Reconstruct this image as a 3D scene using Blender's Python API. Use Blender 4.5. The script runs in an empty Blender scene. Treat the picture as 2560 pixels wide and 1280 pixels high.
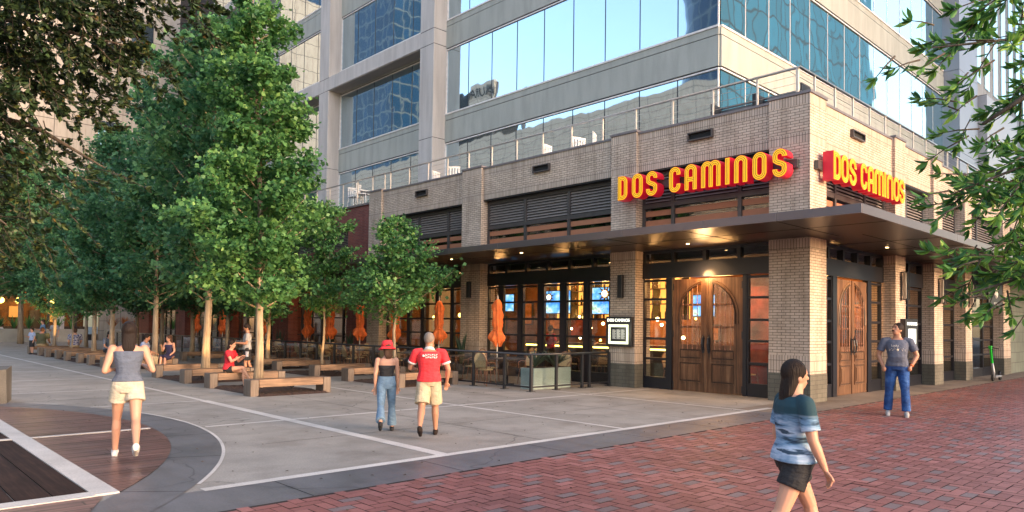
import bpy, bmesh, math, random
import numpy as np
from mathutils import Vector, Matrix, Euler
random.seed(7); rng = np.random.default_rng(7)
C = bpy.context.scene.collection
PI = math.pi
scene = bpy.context.scene

# ---------------------------------------------------------------- materials
MATS = {}
def nodemat(name):
    m = bpy.data.materials.new(name); m.use_nodes = True
    MATS[name] = m
    nt = m.node_tree
    b = nt.nodes['Principled BSDF']
    return m, nt, b
def N(nt, t, **kw):
    n = nt.nodes.new(t)
    for k, v in kw.items():
        if k in n.inputs: n.inputs[k].default_value = v
        else: setattr(n, k, v)
    return n
def ramp(nt, fac, stops):
    r = nt.nodes.new('ShaderNodeValToRGB'); nt.links.new(fac, r.inputs[0])
    e = r.color_ramp.elements
    while len(e) > 1: e.remove(e[0])
    e[0].position = stops[0][0]; e[0].color = (*stops[0][1], 1)
    for p, c in stops[1:]:
        x = e.new(p); x.color = (*c, 1)
    return r.outputs[0]
def mixc(nt, fac, a, b, mode='MIX'):
    m = nt.nodes.new('ShaderNodeMix'); m.data_type = 'RGBA'; m.blend_type = mode
    def put(i, v):
        if isinstance(v, (int, float)): m.inputs[i].default_value = v
        elif isinstance(v, tuple): m.inputs[i].default_value = (*v, 1)
        else: nt.links.new(v, m.inputs[i])
    put(0, fac); put(6, a); put(7, b)
    return m.outputs[2]
def uvmap(nt, scale=(1, 1, 1), loc=(0, 0, 0), rot=0):
    t = nt.nodes.new('ShaderNodeTexCoord'); mp = nt.nodes.new('ShaderNodeMapping')
    nt.links.new(t.outputs['UV'], mp.inputs[0])
    mp.inputs['Scale'].default_value = scale; mp.inputs['Location'].default_value = loc
    mp.inputs['Rotation'].default_value = (0, 0, rot)
    return mp.outputs[0]
def objc(nt, scale=(1, 1, 1)):
    t = nt.nodes.new('ShaderNodeTexCoord'); mp = nt.nodes.new('ShaderNodeMapping')
    nt.links.new(t.outputs['Object'], mp.inputs[0]); mp.inputs['Scale'].default_value = scale
    return mp.outputs[0]
def noise(nt, vec, scale, detail=4, rough=.55):
    n = nt.nodes.new('ShaderNodeTexNoise'); nt.links.new(vec, n.inputs['Vector'])
    n.inputs['Scale'].default_value = scale; n.inputs['Detail'].default_value = detail; n.inputs['Roughness'].default_value = rough
    return n.outputs['Fac']
def bump(nt, b, h, strength=.3, dist=.01):
    n = nt.nodes.new('ShaderNodeBump'); nt.links.new(h, n.inputs['Height'])
    n.inputs['Strength'].default_value = strength; n.inputs['Distance'].default_value = dist
    nt.links.new(n.outputs[0], b.inputs['Normal'])
def simple(name, col, rough=.6, metal=0, var=.12, vs=6, emis=None, es=0, bmp=0, spec=.5, coat=0):
    m, nt, b = nodemat(name)
    v = objc(nt); f = noise(nt, v, vs)
    lo = tuple(max(0, c*(1-var)) for c in col); hi = tuple(min(1, c*(1+var)) for c in col)
    nt.links.new(ramp(nt, f, [(.3, lo), (.7, hi)]), b.inputs['Base Color'])
    b.inputs['Roughness'].default_value = rough; b.inputs['Metallic'].default_value = metal
    b.inputs['Specular IOR Level'].default_value = spec; b.inputs['Coat Weight'].default_value = coat
    if emis: b.inputs['Emission Color'].default_value = (*emis, 1); b.inputs['Emission Strength'].default_value = es
    if bmp: bump(nt, b, noise(nt, v, vs*6), bmp, .01)
    return m
def emit(name, col, s):
    m, nt, b = nodemat(name); b.inputs['Base Color'].default_value = (*[c*.5 for c in col], 1)
    b.inputs['Emission Color'].default_value = (*col, 1); b.inputs['Emission Strength'].default_value = s*.55
    return m
def brick(name, c1, c2, mortar, bw=.21, bh=.066, off=.5, msize=.0056, soldier=False, bmp=.5, stain=.12, rough=.75):
    m, nt, b = nodemat(name)
    v = uvmap(nt)
    t = nt.nodes.new('ShaderNodeTexBrick'); nt.links.new(v, t.inputs['Vector'])
    t.inputs['Scale'].default_value = 1; t.inputs['Brick Width'].default_value = bw; t.inputs['Row Height'].default_value = bh
    t.inputs['Mortar Size'].default_value = msize; t.inputs['Mortar Smooth'].default_value = .2; t.inputs['Bias'].default_value = 0
    t.offset = 0 if soldier else off; t.squash = 1
    t.inputs['Color1'].default_value = (*c1, 1); t.inputs['Color2'].default_value = (*c2, 1); t.inputs['Mortar'].default_value = (*mortar, 1)
    n1 = noise(nt, v, .9, 5); n2 = noise(nt, v, 40, 3)
    col = mixc(nt, 1.0, t.outputs['Color'], ramp(nt, n1, [(.3, (1-stain*1.6,)*3), (.7, (1+stain*.4,)*3)]), 'MULTIPLY')
    col = mixc(nt, 1.0, col, ramp(nt, n2, [(.25, (.86,)*3), (.75, (1.05,)*3)]), 'MULTIPLY')
    # soot streaks running down from the copings
    st = nt.nodes.new('ShaderNodeTexCoord'); mp = nt.nodes.new('ShaderNodeMapping'); nt.links.new(st.outputs['UV'], mp.inputs[0]); mp.inputs['Scale'].default_value = (3.2, .35, 1)
    n3 = noise(nt, mp.outputs[0], 1.4, 6)
    col = mixc(nt, 1.0, col, ramp(nt, n3, [(.36, (.80, .78, .76)), (.52, (1,)*3)]), 'MULTIPLY')
    nt.links.new(col, b.inputs['Base Color'])
    b.inputs['Roughness'].default_value = rough
    inv = nt.nodes.new('ShaderNodeMath'); inv.operation = 'SUBTRACT'; inv.inputs[0].default_value = 1; nt.links.new(t.outputs['Fac'], inv.inputs[1])
    bump(nt, b, inv.outputs[0], bmp, .01)
    return m
brick('tan_brick', (.72, .575, .46), (.59, .46, .365), (.085, .06, .048))
brick('tan_soldier', (.68, .545, .445), (.56, .44, .355), (.08, .058, .048), bw=.068, bh=.235, soldier=True)
brick('base_tile', (.135, .125, .10), (.17, .155, .125), (.08, .075, .065), bw=.26, bh=.1, stain=.2)
brick('red_brick', (.28, .075, .055), (.20, .05, .042), (.19, .15, .13))
brick('grey_tile', (.16, .18, .15), (.20, .22, .18), (.09, .09, .08), bw=.8, bh=.42, msize=.012)
brick('beige_panels', (.56, .49, .41), (.53, .46, .385), (.2, .17, .15), bw=3.1, bh=1.35, off=0, msize=.035, bmp=.2, stain=.05)
brick('stone_tiles', (.34, .30, .25), (.38, .33, .28), (.12, .11, .1), bw=1.6, bh=.8, off=0, msize=.02, bmp=.2, stain=.1)

def concrete(name, a, b_, sc=1.2, rough=.8, bm=.15, streak=(.9, .9), dirt=0):
    m, nt, b = nodemat(name)
    v = uvmap(nt)
    n1 = noise(nt, v, sc*.35, 6, .6); n2 = noise(nt, v, 45, 3); n3 = noise(nt, uvmap(nt, (*streak, 1)), 1.5, 5)
    col = ramp(nt, n1, [(.3, a), (.7, b_)])
    col = mixc(nt, 1., col, ramp(nt, n2, [(.3, (.82,)*3), (.7, (1.08,)*3)]), 'MULTIPLY')
    col = mixc(nt, 1., col, ramp(nt, n3, [(.35, (.84,)*3), (.6, (1.03,)*3)]), 'MULTIPLY')
    if dirt:
        vo = nt.nodes.new('ShaderNodeTexVoronoi'); vo.inputs['Scale'].default_value = 1.7; nt.links.new(v, vo.inputs['Vector'])
        col = mixc(nt, 1., col, ramp(nt, vo.outputs['Distance'], [(.035, (.55,)*3), (.055, (1,)*3)]), 'MULTIPLY')
        n4 = noise(nt, v, .9, 8, .7); col = mixc(nt, dirt, col, ramp(nt, n4, [(.36, (.62, .58, .55)), (.52, (1, 1, 1)), (.7, (1.12, 1.1, 1.08))]), 'MULTIPLY')
        # hairline cracks
        v2 = nt.nodes.new('ShaderNodeTexVoronoi'); v2.feature = 'DISTANCE_TO_EDGE'; v2.inputs['Scale'].default_value = .22
        wp = nt.nodes.new('ShaderNodeVectorMath'); wp.operation = 'ADD'; nz = nt.nodes.new('ShaderNodeTexNoise'); nz.inputs['Scale'].default_value = 1.2; nt.links.new(v, nz.inputs['Vector']); nt.links.new(v, wp.inputs[0]); nt.links.new(nz.outputs['Color'], wp.inputs[1]); nt.links.new(wp.outputs[0], v2.inputs['Vector'])
        col = mixc(nt, 1., col, ramp(nt, v2.outputs['Distance'], [(.0, (.5,)*3), (.0022, (1,)*3)]), 'MULTIPLY')
    nt.links.new(col, b.inputs['Base Color'])
    r = nt.nodes.new('ShaderNodeMapRange'); nt.links.new(n1, r.inputs[0]); r.inputs[3].default_value = rough-.15; r.inputs[4].default_value = rough+.1
    nt.links.new(r.outputs[0], b.inputs['Roughness'])
    bump(nt, b, n2, bm, .004)
    return m
concrete('plaza_concrete', (.265, .24, .215), (.34, .31, .28), dirt=.6)
concrete('slate', (.115, .112, .122), (.17, .162, .172), 1.5, .5, streak=(3, .6), dirt=.6)
concrete('granite_strip', (.52, .48, .45), (.62, .58, .55), 6, .7)
concrete('sidewalk', (.19, .15, .12), (.25, .20, .165), dirt=.8)
concrete('frame_concrete', (.50, .47, .46), (.57, .545, .54), .8, streak=(2.2, .22))
concrete('spandrel', (.38, .395, .37), (.43, .45, .425), .5, .7, .05, streak=(1.6, .25))
concrete('dark_rock', (.06, .055, .05), (.14, .13, .12), 3, .8, 1)
concrete('planter_concrete', (.36, .45, .42), (.46, .54, .50), 2)
concrete('planter_grey', (.34, .32, .29), (.40, .38, .34), 2)
concrete('asphalt', (.05, .05, .05), (.06, .06, .06), 2)

def wood(name, a, b_, c, axis=0, sc=1, rough=.55, plank=None, coord='uv'):
    m, nt, b = nodemat(name)
    s = (1.2, 22, 22) if axis == 0 else (22, 1.2, 22)
    if axis == 2: s = (22, 22, 1.2)
    v = uvmap(nt, tuple(x*sc for x in s)) if coord == 'uv' else objc(nt, tuple(x*sc for x in s))
    n1 = noise(nt, v, 1, 6, .65)
    v2 = uvmap(nt) if coord == 'uv' else objc(nt)
    n2 = noise(nt, v2, 2.3, 4)
    col = ramp(nt, n1, [(.28, a), (.5, b_), (.74, c)])
    col = mixc(nt, 1., col, ramp(nt, n2, [(.3, (.72,)*3), (.7, (1.12,)*3)]), 'MULTIPLY')
    h = n1
    if plank:
        t = nt.nodes.new('ShaderNodeTexBrick'); nt.links.new(uvmap(nt, rot=0 if plank[1] == 0 else PI/2), t.inputs['Vector'])
        t.inputs['Scale'].default_value = 1; t.inputs['Brick Width'].default_value = 3.4; t.inputs['Row Height'].default_value = plank[0]
        t.inputs['Mortar Size'].default_value = .009; t.inputs['Color1'].default_value = (.75, .75, .8, 1); t.inputs['Color2'].default_value = (1.15, 1.08, 1.05, 1); t.inputs['Mortar'].default_value = (.1, .1, .1, 1)
        col = mixc(nt, 1., col, t.outputs['Color'], 'MULTIPLY')
    nt.links.new(col, b.inputs['Base Color']); b.inputs['Roughness'].default_value = rough
    bump(nt, b, h, .9 if name.startswith('bark') else .35, .03 if name.startswith('bark') else .006)
    return m
wood('bench_wood', (.05, .027, .018), (.19, .108, .064), (.36, .22, .13), 0)
wood('bench_end', (.06, .042, .034), (.13, .095, .075), (.2, .15, .12), 1)
wood('door_wood', (.04, .017, .009), (.135, .062, .030), (.27, .15, .08), 1, .45, .5)
wood('door_relief_shade', (.02, .009, .005), (.05, .022, .012), (.09, .045, .025), 1, .6)  # darker wood colour that paints shade into the door relief
wood('deck_weathered', (.085, .04, .035), (.19, .10, .09), (.36, .25, .23), 0, .8, .35, (.145, 0))
wood('deck_dark', (.016, .008, .006), (.034, .017, .013), (.065, .033, .024), 1, .8, .85)
MATS['deck_dark'].node_tree.nodes['Principled BSDF'].inputs['Specular IOR Level'].default_value = .15
wood('bark', (.15, .11, .075), (.33, .255, .18), (.47, .375, .27), 2, .8, .85, coord='obj')
wood('bark_dark', (.05, .04, .03), (.09, .07, .055), (.14, .115, .09), 2, .7, .9, coord='obj')
simple('mulch', (.055, .028, .02), .95, var=.75, vs=60, bmp=1)
simple('black_metal', (.012, .013, .018), .38, .0, spec=.6)
simple('dark_frame', (.009, .010, .016), .35, .0, spec=.55)
simple('louver_metal', (.27, .235, .225), .5, .1)
simple('mullion_grey', (.085, .075, .075), .4, .3)
simple('orange_slat', (.42, .17, .09), .5, var=.06)
simple('louver_dark', (.01, .01, .012), .8)
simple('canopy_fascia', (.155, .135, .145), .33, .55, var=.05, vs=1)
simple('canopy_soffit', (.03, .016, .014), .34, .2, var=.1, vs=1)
simple('coping', (.20, .18, .19), .4, .4)
simple('white_metal', (.62, .56, .5), .4, .1)
simple('steel', (.5, .48, .47), .3, .9)
simple('white_trim', (.75, .72, .72), .35)
simple('sign_red', (.52, .012, .03), .4, emis=(.9, .01, .04), es=.05)
simple('sign_yellow', (.80, .40, .008), .4, emis=(1, .48, .01), es=.17, var=.05)
simple('sign_line', (.10, .06, .01), .5)
simple('umbrella_orange', (.72, .15, .03), .8, var=.2, vs=9)
simple('pole_wood', (.45, .42, .38), .4, .3)
simple('rattan', (.30, .14, .09), .6, var=.3, vs=40)
simple('rattan_weave', (.58, .42, .22), .6, var=.35, vs=60)
simple('table_dark', (.06, .045, .04), .4)
simple('white_plastic', (.72, .72, .72), .4)
simple('grey_metal', (.10, .11, .12), .4, .6)
simple('scooter_green', (.01, .42, .03), .35)
simple('scooter_grey', (.25, .26, .28), .4, .5)
simple('rubber', (.012, .012, .013), .8)
simple('interior_floor', (.05, .03, .02), .4)
simple('interior_ceiling', (.035, .02, .014), .8)
simple('interior_wall', (.20, .085, .03), .8, var=.6, vs=1.1)
simple('interior_red', (.26, .04, .015), .7, var=.7, vs=2)
simple('panel_lilac', (.50, .48, .50), .4, .2, var=.04)
simple('column_blue', (.30, .31, .36), .35, .3, var=.05, vs=.5)
simple('purple_canopy', (.13, .02, .10), .4)
emit('lamp_warm', (1, .62, .25), 14); emit('lamp_white', (1, .93, .7), 2.2); emit('lamp_yellow', (1, .66, .12), 4.5)
emit('shelf_glow', (1, .40, .07), .95); emit('shelf_glow2', (1, .62, .22), .9)
emit('board_glow', (.9, .95, .6), .55); emit('letter_glow', (.95, .95, .8), 1.0)
emit('red_glow', (1, .08, .02), 1.5); emit('cafe_glow', (1, .45, .10), .25)
def screenmat():
    m, nt, b = nodemat('tv_screen')
    v = objc(nt, (1, 1.5, 2)); f = noise(nt, v, 1.8, 2)
    c = ramp(nt, f, [(.35, (.05, .25, .8)), (.5, (.2, .55, .95)), (.62, (.75, .85, .8)), (.7, (.3, .5, .3))])
    nt.links.new(c, b.inputs['Emission Color']); b.inputs['Emission Strength'].default_value = .42
    b.inputs['Base Color'].default_value = (.02, .02, .02, 1)
screenmat()
def glassmat(name, tint, rf=.09, rough=0.02, wav=0.0):
    m = bpy.data.materials.new(name); m.use_nodes = True; MATS[name] = m
    nt = m.node_tree; nt.nodes.clear()
    o = nt.nodes.new('ShaderNodeOutputMaterial'); mx = nt.nodes.new('ShaderNodeMixShader')
    tr = nt.nodes.new('ShaderNodeBsdfTransparent'); tr.inputs[0].default_value = (*tint, 1)
    gl = nt.nodes.new('ShaderNodeBsdfGlossy'); gl.inputs['Roughness'].default_value = rough; gl.inputs[0].default_value = (1, 1, 1, 1)
    fr = nt.nodes.new('ShaderNodeLayerWeight'); fr.inputs[0].default_value = .5
    pw = nt.nodes.new('ShaderNodeMath'); pw.operation = 'POWER'; pw.inputs[1].default_value = 3.5; nt.links.new(fr.outputs['Facing'], pw.inputs[0])
    ad = nt.nodes.new('ShaderNodeMath'); ad.operation = 'MULTIPLY_ADD'; ad.inputs[1].default_value = .5; ad.inputs[2].default_value = rf; ad.use_clamp = True
    nt.links.new(pw.outputs[0], ad.inputs[0]); nt.links.new(ad.outputs[0], mx.inputs[0])
    nt.links.new(tr.outputs[0], mx.inputs[1]); nt.links.new(gl.outputs[0], mx.inputs[2]); nt.links.new(mx.outputs[0], o.inputs[0])
    if wav:
        n = noise(nt, uvmap(nt), .8, 2); bm = nt.nodes.new('ShaderNodeBump'); bm.inputs['Strength'].default_value = wav; bm.inputs['Distance'].default_value = .05
        nt.links.new(n, bm.inputs['Height']); nt.links.new(bm.outputs[0], gl.inputs['Normal'])
glassmat('shop_glass', (.86, .88, .88), .05)
glassmat('fence_glass', (.82, .84, .84), .04)
def mirrorglass(name, col, wav, sc=.45):
    m, nt, b = nodemat(name)
    b.inputs['Base Color'].default_value = (*col, 1); b.inputs['Metallic'].default_value = .92; b.inputs['Roughness'].default_value = .02
    v = uvmap(nt); n = noise(nt, v, sc, 2, .4)
    bump(nt, b, n, 1.0, wav)
mirrorglass('tower_glass', (.44, .58, .68), .007, .6)
mirrorglass('tower_glass_side', (.42, .66, .72), .016, .4)
def facade_grid(name, glass, line, bw, bh, ms=.12, em=.0):
    m, nt, b = nodemat(name)
    t = nt.nodes.new('ShaderNodeTexBrick'); nt.links.new(uvmap(nt), t.inputs['Vector']); t.offset = 0
    t.inputs['Scale'].default_value = 1; t.inputs['Brick Width'].default_value = bw; t.inputs['Row Height'].default_value = bh; t.inputs['Mortar Size'].default_value = ms
    t.inputs['Color1'].default_value = (*glass, 1); t.inputs['Color2'].default_value = (*[c*1.5 for c in glass], 1); t.inputs['Mortar'].default_value = (*line, 1)
    nt.links.new(t.outputs[0], b.inputs['Base Color']); b.inputs['Roughness'].default_value = .3; b.inputs['Metallic'].default_value = .1; b.inputs['Specular IOR Level'].default_value = .3
facade_grid('teal_facade', (.012, .25, .31), (.002, .02, .03), 1.9, 3.7, .15)
facade_grid('blue_facade', (.006, .035, .085), (.12, .15, .17), 2.4, 3.2, .16)
facade_grid('upper_glass', (.16, .15, .14), (.30, .26, .22), 1.8, 3.4, .14)

def leafmat(name, stops, trans=.35, rough=.45):
    m, nt, b = nodemat(name)
    a = nt.nodes.new('ShaderNodeAttribute'); a.attribute_name = 'rnd'
    col = ramp(nt, a.outputs['Fac'], stops)
    nt.links.new(col, b.inputs['Base Color']); b.inputs['Roughness'].default_value = rough; b.inputs['Specular IOR Level'].default_value = .35
    tr = nt.nodes.new('ShaderNodeBsdfTranslucent'); nt.links.new(col, tr.inputs[0])
    mx = nt.nodes.new('ShaderNodeMixShader'); mx.inputs[0].default_value = trans
    o = nt.nodes['Material Output']
    nt.links.new(b.outputs[0], mx.inputs[1]); nt.links.new(tr.outputs[0], mx.inputs[2]); nt.links.new(mx.outputs[0], o.inputs[0])
leafmat('leaf_ginkgo', [(0, (.03, .105, .04)), (.4, (.085, .225, .075)), (.75, (.17, .36, .11)), (1, (.32, .52, .17))], .42)
leafmat('leaf_cool', [(0, (.03, .11, .055)), (.45, (.085, .225, .10)), (.8, (.16, .34, .14)), (1, (.28, .47, .19))], .45)
leafmat('leaf_oak_dark', [(0, (.016, .028, .014)), (.5, (.032, .062, .026)), (.85, (.065, .115, .042)), (.985, (.12, .13, .04)), (1, (.18, .10, .03))], .25)
leafmat('leaf_willow', [(0, (.03, .11, .045)), (.45, (.085, .235, .06)), (.8, (.18, .38, .07)), (1, (.34, .52, .10))], .42, .45)
leafmat('leaf_agave', [(0, (.02, .045, .03)), (1, (.08, .13, .09))], .1)
leafmat('flower_orange', [(0, (.25, .07, .02)), (1, (.5, .18, .05))], .3)

def paving():
    m, nt, b = nodemat('clay_paver')
    a = nt.nodes.new('ShaderNodeAttribute'); a.attribute_name = 'rnd'
    col = ramp(nt, a.outputs['Fac'], [(0, (.21, .072, .062)), (.55, (.27, .10, .088)), (.79, (.32, .128, .115)), (.8, (.165, .112, .112)), (1, (.205, .148, .15))])
    v = uvmap(nt); n = noise(nt, v, 50, 3); n1 = noise(nt, v, .5, 5)
    col = mixc(nt, 1., col, ramp(nt, n, [(.3, (.8,)*3), (.7, (1.12,)*3)]), 'MULTIPLY')
    col = mixc(nt, 1., col, ramp(nt, n1, [(.35, (.82,)*3), (.65, (1.1,)*3)]), 'MULTIPLY')
    nt.links.new(col, b.inputs['Base Color']); b.inputs['Roughness'].default_value = .55; bump(nt, b, n, .2, .004)
paving()
simple('joint_sand', (.05, .03, .028), .9)

# ---------------------------------------------------------------- mesh builder
class MB:
    def __init__(s): s.v = []; s.f = []; s.m = []; s.mats = []
    def mi(s, mat):
        if mat is None: return 0
        if mat not in s.mats: s.mats.append(mat)
        return s.mats.index(mat)
    def add(s, vs, fs, mat=None):
        o = len(s.v); k = s.mi(mat)
        s.v += [tuple(v) for v in vs]; s.f += [tuple(i+o for i in f) for f in fs]; s.m += [k]*len(fs)
        return s
    def box(s, x0, x1, y0, y1, z0, z1, mat=None, only=None):
        if x0 > x1: x0, x1 = x1, x0
        if y0 > y1: y0, y1 = y1, y0
        v = [(x, y, z) for z in (z0, z1) for x, y in ((x0, y0), (x1, y0), (x1, y1), (x0, y1))]
        f = [(3, 2, 1, 0), (4, 5, 6, 7), (0, 1, 5, 4), (1, 2, 6, 5), (2, 3, 7, 6), (3, 0, 4, 7)]
        return s.add(v, f, mat)
    def bbox(s, x0, x1, y0, y1, z0, z1, r=.01, mat=None):
        # box with chamfered vertical and top edges
        if x0 > x1: x0, x1 = x1, x0
        if y0 > y1: y0, y1 = y1, y0
        def ring(a, z):
            return [(x0+a, y0+r+a*0, z), (x0+r, y0+a, z), (x1-r, y0+a, z), (x1-a, y0+r, z), (x1-a, y1-r, z), (x1-r, y1-a, z), (x0+r, y1-a, z), (x0+a, y1-r, z)]
        R = [ring(0, z0), ring(0, z1-r), ring(r, z1)]
        vs = sum(R, []); fs = []
        for k in range(2):
            for i in range(8): fs.append((k*8+i, k*8+(i+1) % 8, (k+1)*8+(i+1) % 8, (k+1)*8+i))
        fs.append(tuple(range(16, 24))); fs.append(tuple(reversed(range(8))))
        return s.add(vs, fs, mat)
    def tube(s, pts, rs, seg=8, mat=None, cap=True):
        pts = [Vector(p) for p in pts]
        if not hasattr(rs, '__len__'): rs = [rs]*len(pts)
        vs = []; fs = []; n = len(pts); prev = None
        for i, p in enumerate(pts):
            t = (pts[min(i+1, n-1)]-pts[max(i-1, 0)])
            if t.length < 1e-9: t = Vector((0, 0, 1))
            t.normalize()
            if prev is None:
                a = Vector((0, 0, 1)) if abs(t.z) < .9 else Vector((1, 0, 0)); u = t.cross(a).normalized()
            else:
                u = (prev-t*prev.dot(t)).normalized()
            prev = u; w = t.cross(u)
            for k in range(seg):
                an = 2*PI*k/seg; vs.append(p+(u*math.cos(an)+w*math.sin(an))*rs[i])
        for i in range(n-1):
            for k in range(seg): fs.append((i*seg+k, i*seg+(k+1) % seg, (i+1)*seg+(k+1) % seg, (i+1)*seg+k))
        if cap: fs.append(tuple(reversed(range(seg)))); fs.append(tuple(range((n-1)*seg, n*seg)))
        return s.add(vs, fs, mat)
    def ell(s, c, r, seg=12, rings=8, mat=None, M=None):
        vs = []; fs = []; c = Vector(c)
        for i in range(rings+1):
            th = PI*i/rings
            for k in range(seg):
                ph = 2*PI*k/seg
                p = Vector((r[0]*math.sin(th)*math.cos(ph), r[1]*math.sin(th)*math.sin(ph), r[2]*math.cos(th)))
                if M is not None: p = M @ p
                vs.append(c+p)
        for i in range(rings):
            for k in range(seg): fs.append((i*seg+k, (i+1)*seg+k, (i+1)*seg+(k+1) % seg, i*seg+(k+1) % seg))
        return s.add(vs, fs, mat)
    def prism(s, poly, z0, z1, mat=None, axis='z'):
        n = len(poly)
        def P(a, b, c):
            return {'z': (a, b, c), 'x': (c, a, b), 'y': (a, c, b)}[axis]
        vs = [P(a, b, z0) for a, b in poly]+[P(a, b, z1) for a, b in poly]
        fs = [tuple(reversed(range(n))), tuple(range(n, 2*n))]+[(i, (i+1) % n, n+(i+1) % n, n+i) for i in range(n)]
        return s.add(vs, fs, mat)
    def build(s, name, mat=None, parent=None, smooth=False, local=False, angle=None):
        me = bpy.data.meshes.new(name)
        off = Vector((0, 0, 0)); q = parent
        if not local:
            while q is not None: off += q.location; q = q.parent
        V = np.array(s.v, dtype=np.float32)
        me.from_pydata((V-np.array(off, dtype=np.float32)).tolist(), [], s.f)
        if mat: s.mats = [mat] if not s.mats else s.mats
        for m in s.mats: me.materials.append(MATS[m])
        if len(s.mats) > 1: me.polygons.foreach_set('material_index', s.m)
        if smooth: me.polygons.foreach_set('use_smooth', [True]*len(s.f))
        # box-projected UVs in metres
        n = len(me.loops); li = np.zeros(n, dtype=np.int32); me.loops.foreach_get('vertex_index', li)
        nf = len(me.polygons); nm = np.zeros(nf*3); me.polygons.foreach_get('normal', nm); nm = np.abs(nm.reshape(-1, 3))
        lt = np.zeros(nf, dtype=np.int32); me.polygons.foreach_get('loop_total', lt)
        ax = np.repeat(np.argmax(nm, 1), lt)
        P = V[li]
        uv = np.where((ax == 0)[:, None], P[:, [1, 2]], np.where((ax == 1)[:, None], P[:, [0, 2]], P[:, [0, 1]]))
        l = me.uv_layers.new(name='UVMap'); l.data.foreach_set('uv', uv.astype(np.float32).ravel())
        o = bpy.data.objects.new(name, me); C.objects.link(o)
        if parent: o.parent = parent
        me.update()
        if smooth and angle:
            for p in me.polygons: pass
        return o
def thing(name, label, cat, loc=(0, 0, 0), group=None, rz=0):
    o = bpy.data.objects.new(name, None); C.objects.link(o); o.location = loc; o.rotation_euler = (0, 0, rz)
    o.empty_display_size = .1
    return tag(o, label, cat, group)
def tag(o, label, cat, group=None):
    o['label'] = label; o['category'] = cat
    if group: o['group'] = group
    return o
def struct(o): o['kind'] = 'structure'; return o
def copy_tree(o, parent=None):
    c = o.copy(); C.objects.link(c)
    if parent: c.parent = parent
    for ch in list(o.children): copy_tree(ch, c)
    return c
def recopy(o, loc, rz=None, label=None, scale=None):
    c = copy_tree(o); c.location = loc
    if rz is not None: c.rotation_euler = (0, 0, rz)
    if label: c['label'] = label
    if scale: c.scale = scale if hasattr(scale, '__len__') else (scale,)*3
    return c
def text_mesh(body, size, extr, mat, parent, M, name='lettering', align='CENTER', sx=1):
    cu = bpy.data.curves.new('t', 'FONT'); cu.body = body; cu.size = size; cu.extrude = extr; cu.align_x = align; cu.align_y = 'CENTER'
    o = bpy.data.objects.new('t', cu); C.objects.link(o)
    bpy.context.view_layer.update()
    me = bpy.data.meshes.new_from_object(o.evaluated_get(bpy.context.evaluated_depsgraph_get()))
    bpy.data.objects.remove(o); me.name = name
    me.materials.clear(); me.materials.append(MATS[mat])
    off = Vector((0, 0, 0)); q = parent
    while q is not None: off += q.location; q = q.parent
    for v in me.vertices: v.co = (M @ Vector((v.co.x*sx, v.co.y, v.co.z)))-off
    n = bpy.data.objects.new(name, me); C.objects.link(n); n.parent = parent
    return n
def wallM(x, y, z, facing):
    # text plane transform: facing '-x' (reads toward decreasing y), '-y' (reads toward +x)
    if facing == '-x': R = Matrix(((0, 0, -1), (-1, 0, 0), (0, 1, 0)))
    else: R = Matrix(((1, 0, 0), (0, 0, -1), (0, 1, 0)))
    return Matrix.Translation((x, y, z)) @ R.to_4x4()
# ---------------------------------------------------------------- ground
g = MB(); g.box(-150, 260, -150, 200, -.4, -.03); struct(g.build('ground', 'asphalt'))
def sheet(name, x0, x1, y0, y1, z, mat):
    m = MB(); m.add([(x0, y0, z), (x1, y0, z), (x1, y1, z), (x0, y1, z)], [(0, 1, 2, 3)]); return struct(m.build(name, mat))
sheet('plaza', -40, 30, 7.2, 90, 0.0, 'plaza_concrete')
sheet('slate_band', -6, 13.6, 6.3, 7.2, .001, 'slate')
sheet('sidewalk', 13.6, 90, 6.3, 7.6, .001, 'sidewalk')
m = MB()
for x0, x1, y0, y1 in ((2.7, 14.35, 7.14, 7.28), (5.62, 5.8, 7.28, 15.34), (5.66, 5.76, 15.34, 60), (9.38, 9.47, 7.28, 17.0), (13.47, 13.55, 7.28, 12.7),
                       (4.33, 5.62, 11.45, 11.55), (5.8, 9.38, 11.45, 11.55), (9.47, 13.47, 11.45, 11.55), (13.55, 16.1, 11.45, 11.55), (3.5, 5.62, 15.3, 15.38)):
    m.add([(x0, y0, .004), (x1, y0, .004), (x1, y1, .004), (x0, y1, .004)], [(0, 1, 2, 3)])
for k in range(9):
    y = 19.0+k*3.9; m.add([(-12, y, .004), (5.66, y, .004), (5.66, y+.07, .004), (-12, y+.07, .004)], [(0, 1, 2, 3)])
struct(m.build('granite_line', 'granite_strip'))
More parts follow.
